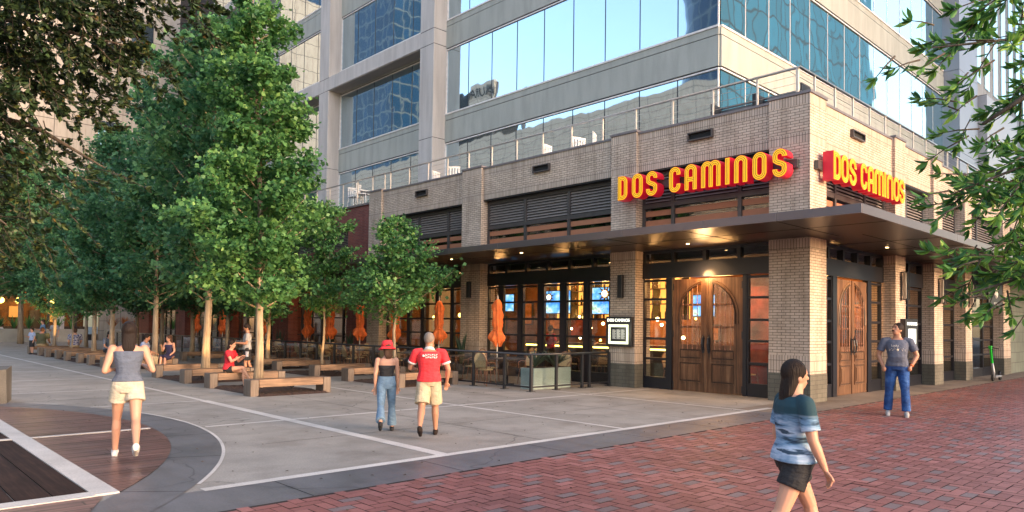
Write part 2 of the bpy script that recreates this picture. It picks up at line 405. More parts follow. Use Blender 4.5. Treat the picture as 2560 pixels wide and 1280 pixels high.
# the curved slate ring round the timber deck
cx, cy = -3.85, 12.2
def ringpart(r0, r1, a0, a1, z, n=60):
    vs = []; fs = []
    for i in range(n+1):
        a = a0+(a1-a0)*i/n
        vs += [(cx+r0*math.cos(a), cy+r0*math.sin(a), z), (cx+r1*math.cos(a), cy+r1*math.sin(a), z)]
    for i in range(n): fs.append((2*i, 2*i+1, 2*i+3, 2*i+2))
    return vs, fs
m = MB(); m.add(*ringpart(7.5, 8.1, -1.15, 1.25, .006)); struct(m.build('slate_ring', 'slate'))
m = MB(); m.add(*ringpart(8.1, 8.14, -.62, .25, .007)); struct(m.build('granite_edge', 'granite_strip'))
def deck_right():
    m = MB(); n = 40; vs = []; a0 = math.asin(-(cy-7.58)/7.5)
    R = 7.5; a1 = math.asin(5.2/7.5)
    vs = [(2.07, 7.58, .010)] if False else []
    pts = []
    for i in range(n+1):
        a = a0+(a1-a0)*i/n; x = cx+R*math.cos(a); y = cy+R*math.sin(a)
        if x > 2.06: pts.append((x, y))
    y = 7.62
    def xe(yy): return cx+math.sqrt(max(.01, R*R-(yy-cy)**2))-.004
    while y < 16.3:
        a, b = xe(y), xe(y+.137)
        if min(a, b) > 2.08:
            x0_ = 2.065; cuts = [x0_]+([x0_+(a-x0_)*random.uniform(.3, .7)] if random.random() < .5 and a-x0_ > .6 else [])
            z = .012+random.uniform(-.001, .001)
            if len(cuts) == 2: m.add([(x0_, y, z), (cuts[1]-.004, y, z), (cuts[1]-.004, y+.137, z), (x0_, y+.137, z)], [(0, 1, 2, 3)])
            m.add([(cuts[-1], y, z), (a, y, z), (b, y+.137, z), (cuts[-1], y+.137, z)], [(0, 1, 2, 3)])
        y += .146
    return m
struct(deck_right().build('timber_deck_light', 'deck_weathered'))
m = MB(); x = 1.83
while x > -4:
    m.box(x-.275, x, 7.745, 17.0, -.02, .014+random.uniform(-.001, .001)); x -= .29
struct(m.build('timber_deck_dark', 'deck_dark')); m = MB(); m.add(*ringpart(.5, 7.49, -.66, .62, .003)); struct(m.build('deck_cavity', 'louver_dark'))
m = MB(); m.add([(-4, 5.2, .012), (.9, 5.2, .012), (1.9, 7.5, .012), (1.84, 7.52, .012), (-4, 7.52, .012)], [(0, 1, 2, 3, 4)]); struct(m.build('timber_deck_front', 'deck_weathered'))
m = MB()
m.box(1.84, 2.06, 7.58, 16.4, -.01, .018); m.box(-4, 1.84, 7.52, 7.74, -.01, .0185); m.box(2.06, 3.6, 11.74, 11.84, -.01, .0165); m.box(-4, 1.84, 11.72, 11.86, -.01, .0195)
struct(m.build('granite_kerb_strip', 'granite_strip'))
m = MB()
for x in (7.55, 11.45): m.add([(x, 7.28, .003), (x+.012, 7.28, .003), (x+.012, 15.3, .003), (x, 15.3, .003)], [(0, 1, 2, 3)])
for y in (9.4, 13.4): m.add([(4.35, y, .0032), (13.5, y, .0032), (13.5, y+.012, .0032), (4.35, y+.012, .0032)], [(0, 1, 2, 3)])
for x in np.arange(3.4, 14, 1.85): m.add([(x, 6.3, .0034), (x+.010, 6.3, .0034), (x+.010, 7.14, .0034), (x, 7.14, .0034)], [(0, 1, 2, 3)])
for k in range(6):
    y = 17+k*3.9; m.add([(-6, y, .0036), (5.6, y, .0036), (5.6, y+.02, .0036), (-6, y+.02, .0036)], [(0, 1, 2, 3)])
for k in range(9):
    a = -.9+k*.24; m.add([(cx+r_*math.cos(a+d_), cy+r_*math.sin(a+d_), .0072) for r_, d_ in ((7.5, 0), (8.1, 0), (8.1, .0016), (7.5, .0017))], [(0, 1, 2, 3)])
struct(m.build('paving_joint', 'louver_dark'))
# herringbone clay pavers
def pavers():
    u = .12; vs = []; rnd = []; I0, I1 = -10, 330; J0, J1 = -60, 52
    L = []
    for i in range(I0, I1):
        for j in range(J0, J1):
            mm = (i-j) % 4
            if mm == 0: L.append((i, j, i+2, j+1, (((j-(i-j)//4) % 2) == 0)))
            elif mm == 3: L.append((i, j, i+1, j+2, False))
    A = np.array(L, dtype=float); gp = .0045
    x0 = A[:, 0]*u+gp; y0 = A[:, 1]*u+gp; x1 = A[:, 2]*u-gp; y1 = A[:, 3]*u-gp
    y1 = np.minimum(y1, 6.29)
    keep = (y0 < 6.27) & (x0+y0 > .3); x0, x1, y0, y1 = x0[keep], x1[keep], y0[keep], y1[keep]; gr = A[keep, 4] > .5
    n = len(x0); z = .004+rng.normal(0, .0012, (n, 1))+rng.normal(0, .0006, (n, 4))
    P = np.stack([np.stack([x0, y0], 1), np.stack([x1, y0], 1), np.stack([x1, y1], 1), np.stack([x0, y1], 1)], 1)
    V = np.concatenate([P, z[:, :, None]], 2).reshape(-1, 3)
    me = bpy.data.meshes.new('brick_pavement'); me.vertices.add(len(V)); me.vertices.foreach_set('co', V.astype(np.float32).ravel())
    me.loops.add(4*n); me.loops.foreach_set('vertex_index', np.arange(4*n, dtype=np.int32)); me.polygons.add(n)
    me.polygons.foreach_set('loop_start', np.arange(n, dtype=np.int32)*4); me.update(calc_edges=True)
    r = rng.random(n)*.79; g_ = gr & (rng.random(n) < .5); r[g_] = .81+rng.random(g_.sum())*.19
    at = me.attributes.new('rnd', 'FLOAT', 'FACE'); at.data.foreach_set('value', r.astype(np.float32))
    l = me.uv_layers.new(name='UVMap'); l.data.foreach_set('uv', V[:, :2].astype(np.float32).ravel())
    me.materials.append(MATS['clay_paver']); o = bpy.data.objects.new('brick_pavement', me); C.objects.link(o); return struct(o)
pavers(); sheet('paver_bed', -6, 90, -30, 6.3, -.003, 'joint_sand')

# ---------------------------------------------------------------- restaurant building
X0, Y0 = 16.0, 7.1
rest = thing('restaurant_building', 'tan brick corner restaurant with dark metal canopy, louvres and black framed glazing', 'building', (X0, Y0, 0))
def pier(x0, x1, y0, y1, parent=rest, top=7.12, z0=0.0, base=True, mat='tan_brick'):
    m = MB()
    lo = .65 if base else z0; lo2 = 1.06 if base else z0
    if base:
        m.box(x0-.012, x1+.012, y0-.012, y1+.012, z0, .65, 'base_tile'); m.box(x0-.004, x1+.004, y0-.004, y1+.004, .65, 1.06, 'tan_soldier')
    m.box(x0, x1, y0, y1, lo2, 3.5, mat); m.box(x0-.004, x1+.004, y0-.004, y1+.004, 3.5, 3.74, 'tan_soldier')
    m.box(x0, x1, y0, y1, 3.74, 5.94, mat); m.box(x0-.004, x1+.004, y0-.004, y1+.004, 5.94, 6.17, 'tan_soldier')
    m.box(x0, x1, y0, y1, 6.17, top-.29, mat); m.box(x0-.004, x1+.004, y0-.004, y1+.004, top-.29, top-.06, 'tan_soldier')
    m.box(x0-.03, x1+.03, y0-.03, y1+.03, top-.06, top, 'coping')
    return m.build('brick_pier', None, parent)
LP = [(7.1, 8.08), (11.95, 12.82), (18.45, 19.47), (24.6, 25.5)]
RP = [(21.4, 22.2), (24.75, 25.6), (28.1, 28.85), (33.2, 34.25), (38.6, 39.6)]
pier(16.0, 16.87, 7.1, 8.08)
for a, b in LP[1:]: pier(16.0, 16.7, a, b)
for a, b in RP: pier(a, b, 7.1, 7.9)
def upperL(y0, y1):
    m = MB(); x = 16.09
    m.box(x, x+.5, y0, y1, 6.17, 6.76, 'tan_brick'); m.box(x-.003, x+.5, y0, y1, 5.94, 6.17, 'tan_soldier'); m.box(x-.003, x+.5, y0, y1, 6.76, 7.0, 'tan_soldier')
    m.box(x-.03, x+.55, y0, y1, 7.0, 7.06, 'coping'); m.box(x+.02, x+.3, y0, y1, 5.9, 5.938, 'black_metal'); m.build('brick_spandrel', None, rest)
def upperR(x0, x1):
    m = MB(); y = 7.19
    m.box(x0, x1, y, y+.5, 6.17, 6.76, 'tan_brick'); m.box(x0, x1, y-.003, y+.5, 5.94, 6.17, 'tan_soldier'); m.box(x0, x1, y-.003, y+.5, 6.76, 7.0, 'tan_soldier')
    m.box(x0, x1, y-.03, y+.55, 7.0, 7.06, 'coping'); m.box(x0, x1, y+.02, y+.3, 5.9, 5.938, 'black_metal'); m.build('brick_spandrel', None, rest)
def louverL(y0, y1, mul):
    # louvre band over orange slatted glazing, recessed
    x = 16.32; ys = [y0]+mul+[y1]
    fr = MB(); fr.box(x-.02, x+.1, y0, y0+.09, 3.9, 5.9); fr.box(x-.02, x+.1, y1-.09, y1, 3.9, 5.9); fr.box(x-.02, x+.1, y0+.09, y1-.09, 5.78, 5.9); fr.box(x-.03, x+.1, y0+.09, y1-.09, 4.93, 5.06)
    for q in mul: fr.box(x-.035, x+.1, q-.05, q+.05, 3.9, 5.78)
    fr = fr.build('louver_frame', 'mullion_grey', rest)
    for a, b in zip(ys[:-1], ys[1:]):
        s = MB(); s.box(x+.085, x+.1, a+.05, b-.05, 5.06, 5.78, 'louver_dark'); z = 5.09
        while z < 5.77:
            s.add([(x, a+.05, z), (x, b-.05, z), (x+.07, b-.05, z+.062), (x+.07, a+.05, z+.062), (x, a+.05, z+.018), (x, b-.05, z+.018), (x+.07, b-.05, z+.08), (x+.07, a+.05, z+.08)],
                  [(0, 3, 2, 1), (4, 5, 6, 7), (0, 1, 5, 4), (2, 3, 7, 6)], 'louver_metal'); z += .088
        s.build('louver_panel', None, rest)
    gl = MB(); gl.box(x+.05, x+.06, y0+.05, y1-.05, 3.92, 4.95); gl.build('window_pane', 'shop_glass', rest)
    sl = MB()
    for z0_, z1_ in ((4.0, 4.3), (4.41, 4.60), (4.71, 4.86)): sl.box(x+.02, x+.045, y0+.09, y1-.09, z0_, z1_)
    sl.build('orange_slat_screen', 'orange_slat', rest)
    bk = MB(); bk.box(x+.5, x+.55, y0, y1, 3.9, 5.0); bk.build('dark_backing', 'louver_dark', rest)
def louverR(x0, x1, mul, glass=True):
    y = 7.42; xs = [x0]+mul+[x1]; zb = 5.06 if glass else 4.2
    fr = MB(); fr.box(x0, x0+.09, y-.02, y+.1, 3.9, 5.9); fr.box(x1-.09, x1, y-.02, y+.1, 3.9, 5.9); fr.box(x0+.09, x1-.09, y-.02, y+.1, 5.78, 5.9); fr.box(x0+.09, x1-.09, y-.03, y+.1, zb-.13, zb)
    for q in mul: fr.box(q-.05, q+.05, y-.035, y+.1, 3.9, 5.78)
    fr.build('louver_frame', 'mullion_grey', rest)
    for a, b in zip(xs[:-1], xs[1:]):
        s = MB(); s.box(a+.05, b-.05, y+.085, y+.1, zb, 5.78, 'louver_dark'); z = zb+.03
        while z < 5.77:
            s.add([(a+.05, y, z), (b-.05, y, z), (b-.05, y+.07, z+.062), (a+.05, y+.07, z+.062), (a+.05, y, z+.018), (b-.05, y, z+.018), (b-.05, y+.07, z+.08), (a+.05, y+.07, z+.08)],
                  [(0, 1, 2, 3), (4, 7, 6, 5), (0, 4, 5, 1), (2, 6, 7, 3)], 'louver_metal'); z += .088
        s.build('louver_panel', None, rest)
    if glass:
        gl = MB(); gl.box(x0+.05, x1-.05, y+.05, y+.06, 3.92, 4.95); gl.build('window_pane', 'shop_glass', rest)
        sl = MB()
        for z0_, z1_ in ((4.0, 4.3), (4.41, 4.60), (4.71, 4.86)): sl.box(x0+.09, x1-.09, y+.02, y+.045, z0_, z1_)
        sl.build('orange_slat_screen', 'orange_slat', rest)
    else:
        s = MB(); s.box(x0+.09, x1-.09, y+.03, y+.06, 3.9, zb-.13); s.build('sill_panel', 'mullion_grey', rest)
for (a, b), mu in zip(((8.08, 11.95), (12.82, 18.45), (19.47, 24.6)), ([9.0, 10.95], [14.7, 16.6], [20.6, 22.4])):
    upperL(a, b); louverL(a, b, mu)
xr = [16.87, 21.4, 22.2, 24.75, 25.6, 28.1, 28.85, 33.2, 34.25, 38.6]
for k, (a, b) in enumerate(zip(xr[::2], xr[1::2])):
    upperR(a, b); louverR(a, b, [18.1, 20.0] if k == 0 else [(a+b)/2-.3], k == 0)
for y in (9.97, 15.65, 21.95):
    m = MB(); m.box(16.0, 16.1, y-.36, y-.33, 6.5, 6.72, 'mullion_grey'); m.box(16.0, 16.1, y+.33, y+.36, 6.5, 6.72, 'mullion_grey'); m.box(16.0, 16.1, y-.33, y+.33, 6.69, 6.72, 'mullion_grey'); m.box(16.0, 16.1, y-.33, y+.33, 6.5, 6.53, 'mullion_grey'); m.box(16.07, 16.086, y-.33, y+.33, 6.53, 6.69, 'louver_dark')
    m.build('wall_vent', None, rest)
m = MB(); m.box(18.5, 18.53, 7.1, 7.2, 6.52, 6.72, 'mullion_grey'); m.box(19.25, 19.28, 7.1, 7.2, 6.52, 6.72, 'mullion_grey'); m.box(18.53, 19.25, 7.1, 7.2, 6.69, 6.72, 'mullion_grey'); m.box(18.53, 19.25, 7.1, 7.2, 6.52, 6.55, 'mullion_grey'); m.box(18.53, 19.25, 7.17, 7.186, 6.55, 6.69, 'louver_dark'); m.build('wall_vent', None, rest)
# roof slab (terrace floor)
m = MB(); m.box(16.6, 60, 7.7, 25.4, 6.0, 6.2); m.box(16.6, 60, 7.7, 25.4, 3.82, 3.9); m.build('roof_slab', 'sidewalk', rest)
# canopy
cxn, cyn = 13.3, 4.97
m = MB()
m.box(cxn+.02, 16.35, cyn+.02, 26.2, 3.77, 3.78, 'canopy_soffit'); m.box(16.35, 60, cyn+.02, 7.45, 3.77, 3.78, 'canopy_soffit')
m.box(cxn+.05, 16.0, cyn+.05, 26.15, 3.80, 3.88, 'coping'); m.box(16.0, 60, cyn+.05, 7.1, 3.80, 3.88, 'coping')
cano = m.build('canopy', None, rest)
m = MB(); y = cyn
for k in range(12):
    L_ = 1.6 if k < 2 else 2.15
    m.bbox(cxn, cxn+.045, y+.004, min(y+L_-.004, 26.2), 3.76, 3.93, .003); y += L_
    if y > 26.2: break
x = cxn+.046
for k in range(22):
    m.bbox(x+.004, x+1.9-.004, cyn, cyn+.045, 3.76, 3.93, .003); x += 1.9
m.build('fascia', 'canopy_fascia', cano)
m = MB()
for q in np.arange(6.6, 26, 2.15): m.box(cxn+.05, 16.35, q, q+.02, 3.764, 3.769)
for q in np.arange(18, 50, 1.9): m.box(q, q+.02, cyn+.05, 7.4, 3.764, 3.769)
m.box(14.7, 14.72, cyn+.05, 26, 3.765, 3.7695); m.box(16.4, 50, 6.1, 6.12, 3.765, 3.7695)
m.build('soffit_seam', 'louver_dark', cano)
# storefront glazing ------------------------------------------------
XS, YS = 16.42, 7.5
ROWS = [.30, .81, 1.36, 1.88, 2.43, 2.94]
def glazL(cols, name='storefront_window', bottom=.30):
    # cols: list of (y0,y1) lights in plane X=XS
    for a, b in cols:
        fr = MB()
        w = .045
        fr.box(XS-.05, XS+.05, a-w, a, .0, 3.0); fr.box(XS-.05, XS+.05, b, b+w, 0, 3.0)
        fr.box(XS-.045, XS+.045, a, b, 0, .27); fr.box(XS-.06, XS+.05, a, b, .27, .32)
        for r in ROWS[1:]: fr.box(XS-.04, XS+.04, a, b, r-.03, r+.03)
        o = fr.build(name, 'dark_frame', rest)
        p = MB(); p.box(XS-.006, XS+.006, a, b, .32, 2.97); p.build('pane', 'shop_glass', o)
def glazR(cols, name='storefront_window'):
    for a, b in cols:
        fr = MB(); w = .045
        fr.box(a-w, a, YS-.05, YS+.05, .0, 3.0); fr.box(b, b+w, YS-.05, YS+.05, 0, 3.0)
        fr.box(a, b, YS-.045, YS+.045, 0, .27); fr.box(a, b, YS-.06, YS+.05, .27, .32)
        for r in ROWS[1:]: fr.box(a, b, YS-.04, YS+.04, r-.03, r+.03)
        o = fr.build(name, 'dark_frame', rest)
        p = MB(); p.box(a, b, YS-.006, YS+.006, .32, 2.97); p.build('pane', 'shop_glass', o)
def headL(y0, y1, n):
    m = MB(); m.box(XS-.09, XS+.1, y0, y1, 3.0, 3.42); m.box(XS-.07, XS+.07, y0, y1, 3.69, 3.765)
    d = (y1-y0)/n
    for k in range(n+1):
        q = min(max(y0+k*d, y0+.05), y1-.05); m.box(XS-.08, XS+.08, q-.05, q+.05, 3.42, 3.69)
    o = m.build('transom_frame', 'dark_frame', rest); p = MB(); p.box(XS-.006, XS+.006, y0, y1, 3.42, 3.69); p.build('pane', 'shop_glass', o)
def headR(x0, x1, n):
    m = MB(); m.box(x0, x1, YS-.09, YS+.1, 3.0, 3.42); m.box(x0, x1, YS-.07, YS+.07, 3.69, 3.765)
    d = (x1-x0)/n
    for k in range(n+1):
        q = min(max(x0+k*d, x0+.05), x1-.05); m.box(q-.05, q+.05, YS-.08, YS+.08, 3.42, 3.69)
    o = m.build('transom_frame', 'dark_frame', rest); p = MB(); p.box(x0, x1, YS-.006, YS+.006, 3.42, 3.69); p.build('pane', 'shop_glass', o)
glazL([(8.13, 8.79), (11.20, 11.9)]); headL(8.08, 11.95, 4)
for a, b in ((8.835, 8.94), (11.0, 11.155)): MB().box(XS-.07, XS+.07, a, b, 0, 3.0).build('door_post', 'dark_frame', rest)
glazL([(13.16, 13.87), (14.15, 14.81), (15.10, 15.77), (16.06, 16.72), (16.98, 17.66), (17.92, 18.4)]); headL(12.82, 18.45, 6)
m = MB()
for a, b in ((12.82, 13.115), (13.915, 14.105), (14.855, 15.055), (15.815, 16.015), (16.765, 16.935), (17.705, 17.875)): m.box(XS-.075, XS+.06, a, b, 0, 3.0)
m.build('mullion_post', 'dark_frame', rest)
glazL([(19.55, 20.3), (20.5, 21.2), (21.4, 22.1), (22.3, 23.0), (23.2, 23.9), (24.1, 24.55)]); headL(19.47, 24.6, 6)
m = MB()
for a, b in ((20.345, 20.455), (21.245, 21.355), (22.145, 22.255), (23.045, 23.155), (23.945, 24.055)): m.box(XS-.075, XS+.06, a, b, 0, 3.0)
m.build('mullion_post', 'dark_frame', rest)
glazR([(17.1, 18.0), (20.6, 21.3)]); headR(16.87, 21.4, 5)
for a, b in ((16.87, 17.055), (18.045, 18.3), (20.3, 20.555)): MB().box(a, b, YS-.07, YS+.07, 0, 3.0).build('door_post', 'dark_frame', rest)
for a, b in ((22.2, 24.75), (25.6, 28.1), (28.85, 33.2), (34.25, 38.6)):
    n = 2 if b-a < 3 else 3; w = (b-a)/n
    glazR([(a+k*w+.05, a+(k+1)*w-.05) for k in range(n)]); headR(a, b, n)
# doors -------------------------------------------------------------
def door_pair(P, hinge0, width, outer, name_label):
    # P maps (u along opening, d outwards, z) to world; u grows from hinge0
    W = width/2; zt = 2.95; cxu = W; rx = W*.77; rz = .85; zs = 1.98; zb = 1.23
    for s in (0, 1):
        def U(u): return u if s == 0 else width-u
        def q(m, u0, u1, z0, z1, d0, d1, mat='door_wood'):
            vs = [P(U(u), d, z) for z in (z0, z1) for u, d in ((u0, d0), (u1, d0), (u1, d1), (u0, d1))]
            m.add(vs, [(3, 2, 1, 0), (4, 5, 6, 7), (0, 1, 5, 4), (1, 2, 6, 5), (2, 3, 7, 6), (3, 0, 4, 7)], mat)
        m = MB()
        ui = W*.235; uo = W-.17   # glass from ui to uo
        q(m, 0.005, ui, .012, zt, 0, .06); q(m, uo, W-.004, .012, zt, 0, .06); q(m, ui, uo, .012, zb-.12, 0, .058)
        q(m, ui, uo, zb-.12, zb, -.0, .075)
        # spandrel over the arch, in thin vertical strips
        n = 16
        for k in range(n):
            a = ui+(uo-ui)*k/n; b = ui+(uo-ui)*(k+1)/n; mid = (a+b)/2
            za = zs+rz*math.sqrt(max(0, 1-((cxu-mid)/(W*.80))**2)); q(m, a, b, za, zt, 0, .058)
        # raised arch moulding
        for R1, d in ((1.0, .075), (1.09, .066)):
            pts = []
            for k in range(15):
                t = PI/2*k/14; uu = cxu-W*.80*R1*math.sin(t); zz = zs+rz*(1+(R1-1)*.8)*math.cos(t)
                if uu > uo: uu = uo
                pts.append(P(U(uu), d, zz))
            m.tube(pts+[P(U(cxu-W*.8*R1), d, zs-.2)], .022 if R1 > 1 else .02, 6, 'door_wood' if R1 > 1 else 'door_relief_shade')  # inner ridge coloured dark as the arch's shade line
        # raised panels
        for z0, z1 in ((.90, 1.07), (.30, .72)):
            q(m, ui+.02, uo-.02, z0, z1, .058, .075); q(m, ui+.06, uo-.06, z0+.04, z1-.04, .075, .088)
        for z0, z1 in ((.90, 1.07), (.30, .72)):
            q(m, ui-.012, uo+.012, z0-.035, z1+.035, .058, .061, 'door_relief_shade')  # dark sheet round each panel paints in the groove shade
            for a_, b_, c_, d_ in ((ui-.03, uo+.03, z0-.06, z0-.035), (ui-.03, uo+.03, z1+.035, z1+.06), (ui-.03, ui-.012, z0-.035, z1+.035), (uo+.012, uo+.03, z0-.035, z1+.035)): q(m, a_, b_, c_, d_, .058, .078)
        q(m, .16*W, .175*W, .05, 1.9, .06, .063, 'door_relief_shade')  # thin dark strip painted as a shaded groove
        # studs and battens near the meeting stile
        q(m, W-.05, W-.004, .012, zt, .06, .075)
        for zz in (1.69, 2.27): q(m, ui, uo, zz-.028, zz+.028, .01, .06)
        for zz in (.15, 1.5, 2.75): q(m, .0, .03, zz-.09, zz+.09, .06, .072, 'black_metal')
        d = m.build('door', None, rest)
        g_ = MB(); q(g_, ui, uo, zb, zs+rz, .02, .03, 'shop_glass'); g_.build('pane', None, d)
        b = MB()
        for k in range(4):
            uu = ui+(uo-ui)*(k+.6)/4.2; zz = zs+rz*math.sqrt(max(0, 1-((cxu-uu)/(W*.80))**2))
            b.tube([P(U(uu), .085, zb-.1), P(U(uu), .085, zz)], .009, 6)
            for z_ in (1.3, 1.69, 2.0, 2.27): b.ell(P(U(uu), .085, z_), (.02, .02, .024), 8, 5)
            b.ell(P(U(uu), .085, zb-.1), (.018, .018, .03), 8, 5)
        b.build('iron_grille', 'rattan', d)
        h = MB(); uu = W-.085
        h.tube([P(U(uu), .07, 1.44), P(U(uu), .13, 1.40), P(U(uu), .15, 1.25), P(U(uu), .13, 1.1), P(U(uu), .07, 1.06)], [.012, .018, .022, .018, .012], 8)
        vs = [(-.03, 1.02), (.03, 1.02), (.045, 1.1), (.03, 1.25), (.045, 1.4), (0, 1.5), (-.045, 1.4), (-.03, 1.25), (-.045, 1.1)]
        n = len(vs); pts = [P(U(uu+a), .076, z) for a, z in vs]+[P(U(uu+a), .088, z) for a, z in vs]
        h.add(pts, [tuple(range(n)), tuple(range(n, 2*n))]+[(i, (i+1) % n, n+(i+1) % n, n+i) for i in range(n)])
        h.build('handle', 'black_metal', d)
door_pair(lambda u, d, z: (XS+.02-d, 8.95+u, z), 0, 2.03, -1, '')
door_pair(lambda u, d, z: (18.3+u, YS+.02-d, z), 0, 2.0, -1, '')
# interior shell
m = MB(); m.box(16.5, 60, 7.6, 25.3, .0, .008, 'interior_floor'); m.box(16.55, 60, 7.65, 25.3, 3.5, 3.55, 'interior_ceiling')
m.box(22.4, 22.5, 7.65, 25.3, .01, 3.5, 'interior_wall'); m.box(16.6, 22.4, 25.3, 25.4, .01, 3.5, 'interior_wall')
m.box(22.5, 60, 12.0, 12.1, .01, 3.5, 'interior_wall')
m.build('interior_shell', None, rest)
m = MB(); m.box(19.6, 19.75, 9.65, 10.5, .01, 2.9); m.build('red_partition', 'interior_red', rest)

# ---------------------------------------------------------------- red brick neighbour
red = thing('brick_building', 'dark red brick building past the tan restaurant with purple awning', 'building', (16, 25.5, 0))
m = MB(); m.box(16.05, 17, 25.5, 27.2, 0, 6.6, 'red_brick'); m.build('brick_pier', None, red)
for a, b in ((32.6, 34.2), (39.5, 41.1), (46.5, 48.1), (53.5, 56)): MB().box(16.05, 17, a, b, 0, 4.2, 'red_brick').build('brick_pier', None, red)
m = MB(); m.box(16.08, 17, 27.2, 56, 5.75, 6.6, 'red_brick'); m.box(16.08, 17, 27.2, 56, 4.2, 4.9, 'red_brick'); m.box(16.0, 17.1, 25.53, 56, 6.6, 6.68, 'coping'); m.build('wall', None, red)
for a, b in ((27.3, 32), (33.5, 39), (40.5, 46), (47.5, 55)):
    m = MB(); m.box(16.3, 16.35, a, b, 4.9, 5.75, 'louver_dark')
    for z in np.arange(4.95, 5.72, .07): m.box(16.22, 16.3, a, b, z, z+.02, 'louver_metal')
    m.build('louver_panel', None, red)
    f = MB(); f.box(16.38, 16.46, a-.2, b+.3, 3.2, 4.2); f.box(16.38, 16.46, a-.2, b+.3, 0, .3)
    for q in np.arange(a-.2, b+.35, .95): f.box(16.37, 16.47, q-.05, q+.05, .3, 3.2)
    for z in (1.1, 1.9, 2.6): f.box(16.39, 16.45, a-.2, b+.3, z-.025, z+.025)
    o = f.build('storefront_window', 'dark_frame', red); p = MB(); p.box(16.415, 16.425, a-.2, b+.3, .3, 3.2); p.build('pane', 'shop_glass', o)
m = MB(); m.box(14.6, 16.3, 27.4, 55, 3.9, 4.15); m.build('awning', 'purple_canopy', red)
m = MB(); m.box(16.6, 22.5, 25.5, 56, .001, .01, 'interior_floor'); m.box(22.5, 22.6, 25.5, 56, .01, 4, 'interior_wall'); m.box(16.6, 22.5, 25.5, 56, 4.0, 4.05, 'interior_ceiling'); m.box(17, 60, 25.55, 56, 6.0, 6.2, 'sidewalk'); m.build('interior_shell', None, red)

# ---------------------------------------------------------------- office tower
TX, TY = 19.4, 11.4
tow = thing('office_tower', 'grey concrete and mirror glass office tower rising behind the restaurant', 'building', (TX, TY, 6.2))
HX = 18.65
sills = [6.72+4.18*k for k in range(6)]
bays = [(11.4, 24.8), (25.8, 33.9), (34.9, 43.0), (44.0, 52.0)]
for bi, (a, b) in enumerate(bays):
    for k, s in enumerate(sills):
        hd = s+2.84
        m = MB(); x = TX
        m.box(x-.06, x+.3, a, b, s-.27, s-.04, 'spandrel'); m.box(x-.03, x+.3, a, b, s-.30, s-.27, 'louver_dark'); m.box(x-.07, x+.3, a, b, s-1.25, s-.30, 'spandrel')
        m.box(x-.03, x+.3, a, b, s-1.29, s-1.25, 'louver_dark')
        m.build('spandrel_panel', None, tow)
        m = MB(); m.box(x-.09, x+.3, a, b, s-.04, s+.02); m.box(x-.05, x+.3, a, b, s-1.34, s-1.29)
        for q in [a+.02, b-.02]: m.box(x-.05, x+.05, q-.02, q+.02, s, hd)
        m.build('window_trim', 'white_trim', tow)
        n = 9 if bi == 0 else 5; w = (b-a)/n
        g_ = MB(); g_.box(x, x+.05, a, b, s+.02, hd); wo = g_.build('window', 'tower_glass', tow)
        for i in range(1, n): MB().box(x-.012, x+.02, a+i*w-.014, a+i*w+.014, s+.02, hd).build('mullion', 'black_metal', wo)
for k, s in enumerate(sills):
    hd = s+2.84; a, b = TX, 41.2; y = TY
    m = MB(); m.box(a, b, y-.06, y+.3, s-.27, s-.04, 'spandrel'); m.box(a, b, y-.03, y+.3, s-.30, s-.27, 'louver_dark'); m.box(a, b, y-.07, y+.3, s-1.25, s-.30, 'spandrel'); m.box(a, b, y-.03, y+.3, s-1.29, s-1.25, 'louver_dark'); m.build('spandrel_panel', None, tow)
    m = MB(); m.box(a, b, y-.09, y+.3, s-.04, s+.02); m.box(a, b, y-.05, y+.3, s-1.34, s-1.29); m.build('window_trim', 'white_trim', tow)
    g_ = MB(); g_.box(a+.06, b, y, y+.05, s+.02, hd); wo = g_.build('window', 'tower_glass_side', tow)
    for i in range(1, 14): MB().box(a+i*(b-a)/14-.014, a+i*(b-a)/14+.014, y-.012, y+.02, s+.02, hd).build('mullion', 'white_trim', wo)
for a in (24.8, 33.9, 43.0):
    m = MB()
    z = 0
    for k, z1 in enumerate((9.8, 13.92, 14.6, 22.3, 23.0, 31)):
        m.bbox(HX, TX+.4, a, a+1.0, z, z1-.02, .012, 'frame_concrete'); m.box(HX+.012, TX+.4, a+.012, a+.988, z1-.02, z1, 'louver_dark'); z = z1
    m.build('column', None, tow)
for a, b in bays[1:]:
    for z in (13.92, 22.3):
        m = MB(); m.box(HX+.004, TX-.02, a, b, z, z+.68, 'frame_concrete'); m.box(HX+.05, TX-.05, a, b, z-.03, z-.001, 'frame_concrete'); m.build('beam', None, tow)
m = MB()
for z0, z1 in ((6, 10.8), (10.82, 15.0), (15.02, 19.2), (19.22, 23.4), (23.42, 30)): m.box(41.2, 44.5, 10.62, 11.8, z0, z1, 'column_blue')
m.build('column', None, tow)
m = MB(); m.box(44.5, 60, 11.3, 12, 6, 30, 'frame_concrete')
for k in range(8): m.box(45+k*1.9, 46.0+k*1.9, 11.26, 11.3, 16, 30, 'tower_glass_side')
m.build('rear_wall', None, tow)
m = MB(); z = 6
for z1 in (8.9, 11.9, 14.6): m.box(45.2, 52, 10.35, 11.25, z, z1-.03, 'panel_lilac'); m.box(45.22, 52, 10.37, 11.25, z1-.03, z1, 'louver_dark'); z = z1
m.build('panel_box', None, tow)
m = MB(); m.box(TX+.3, 60, TY+.35, 60, 6.2, 31); m.box(TX+.1, 60, TY+.1, 60, 31, 31.3); m.build('core', 'louver_dark', tow)

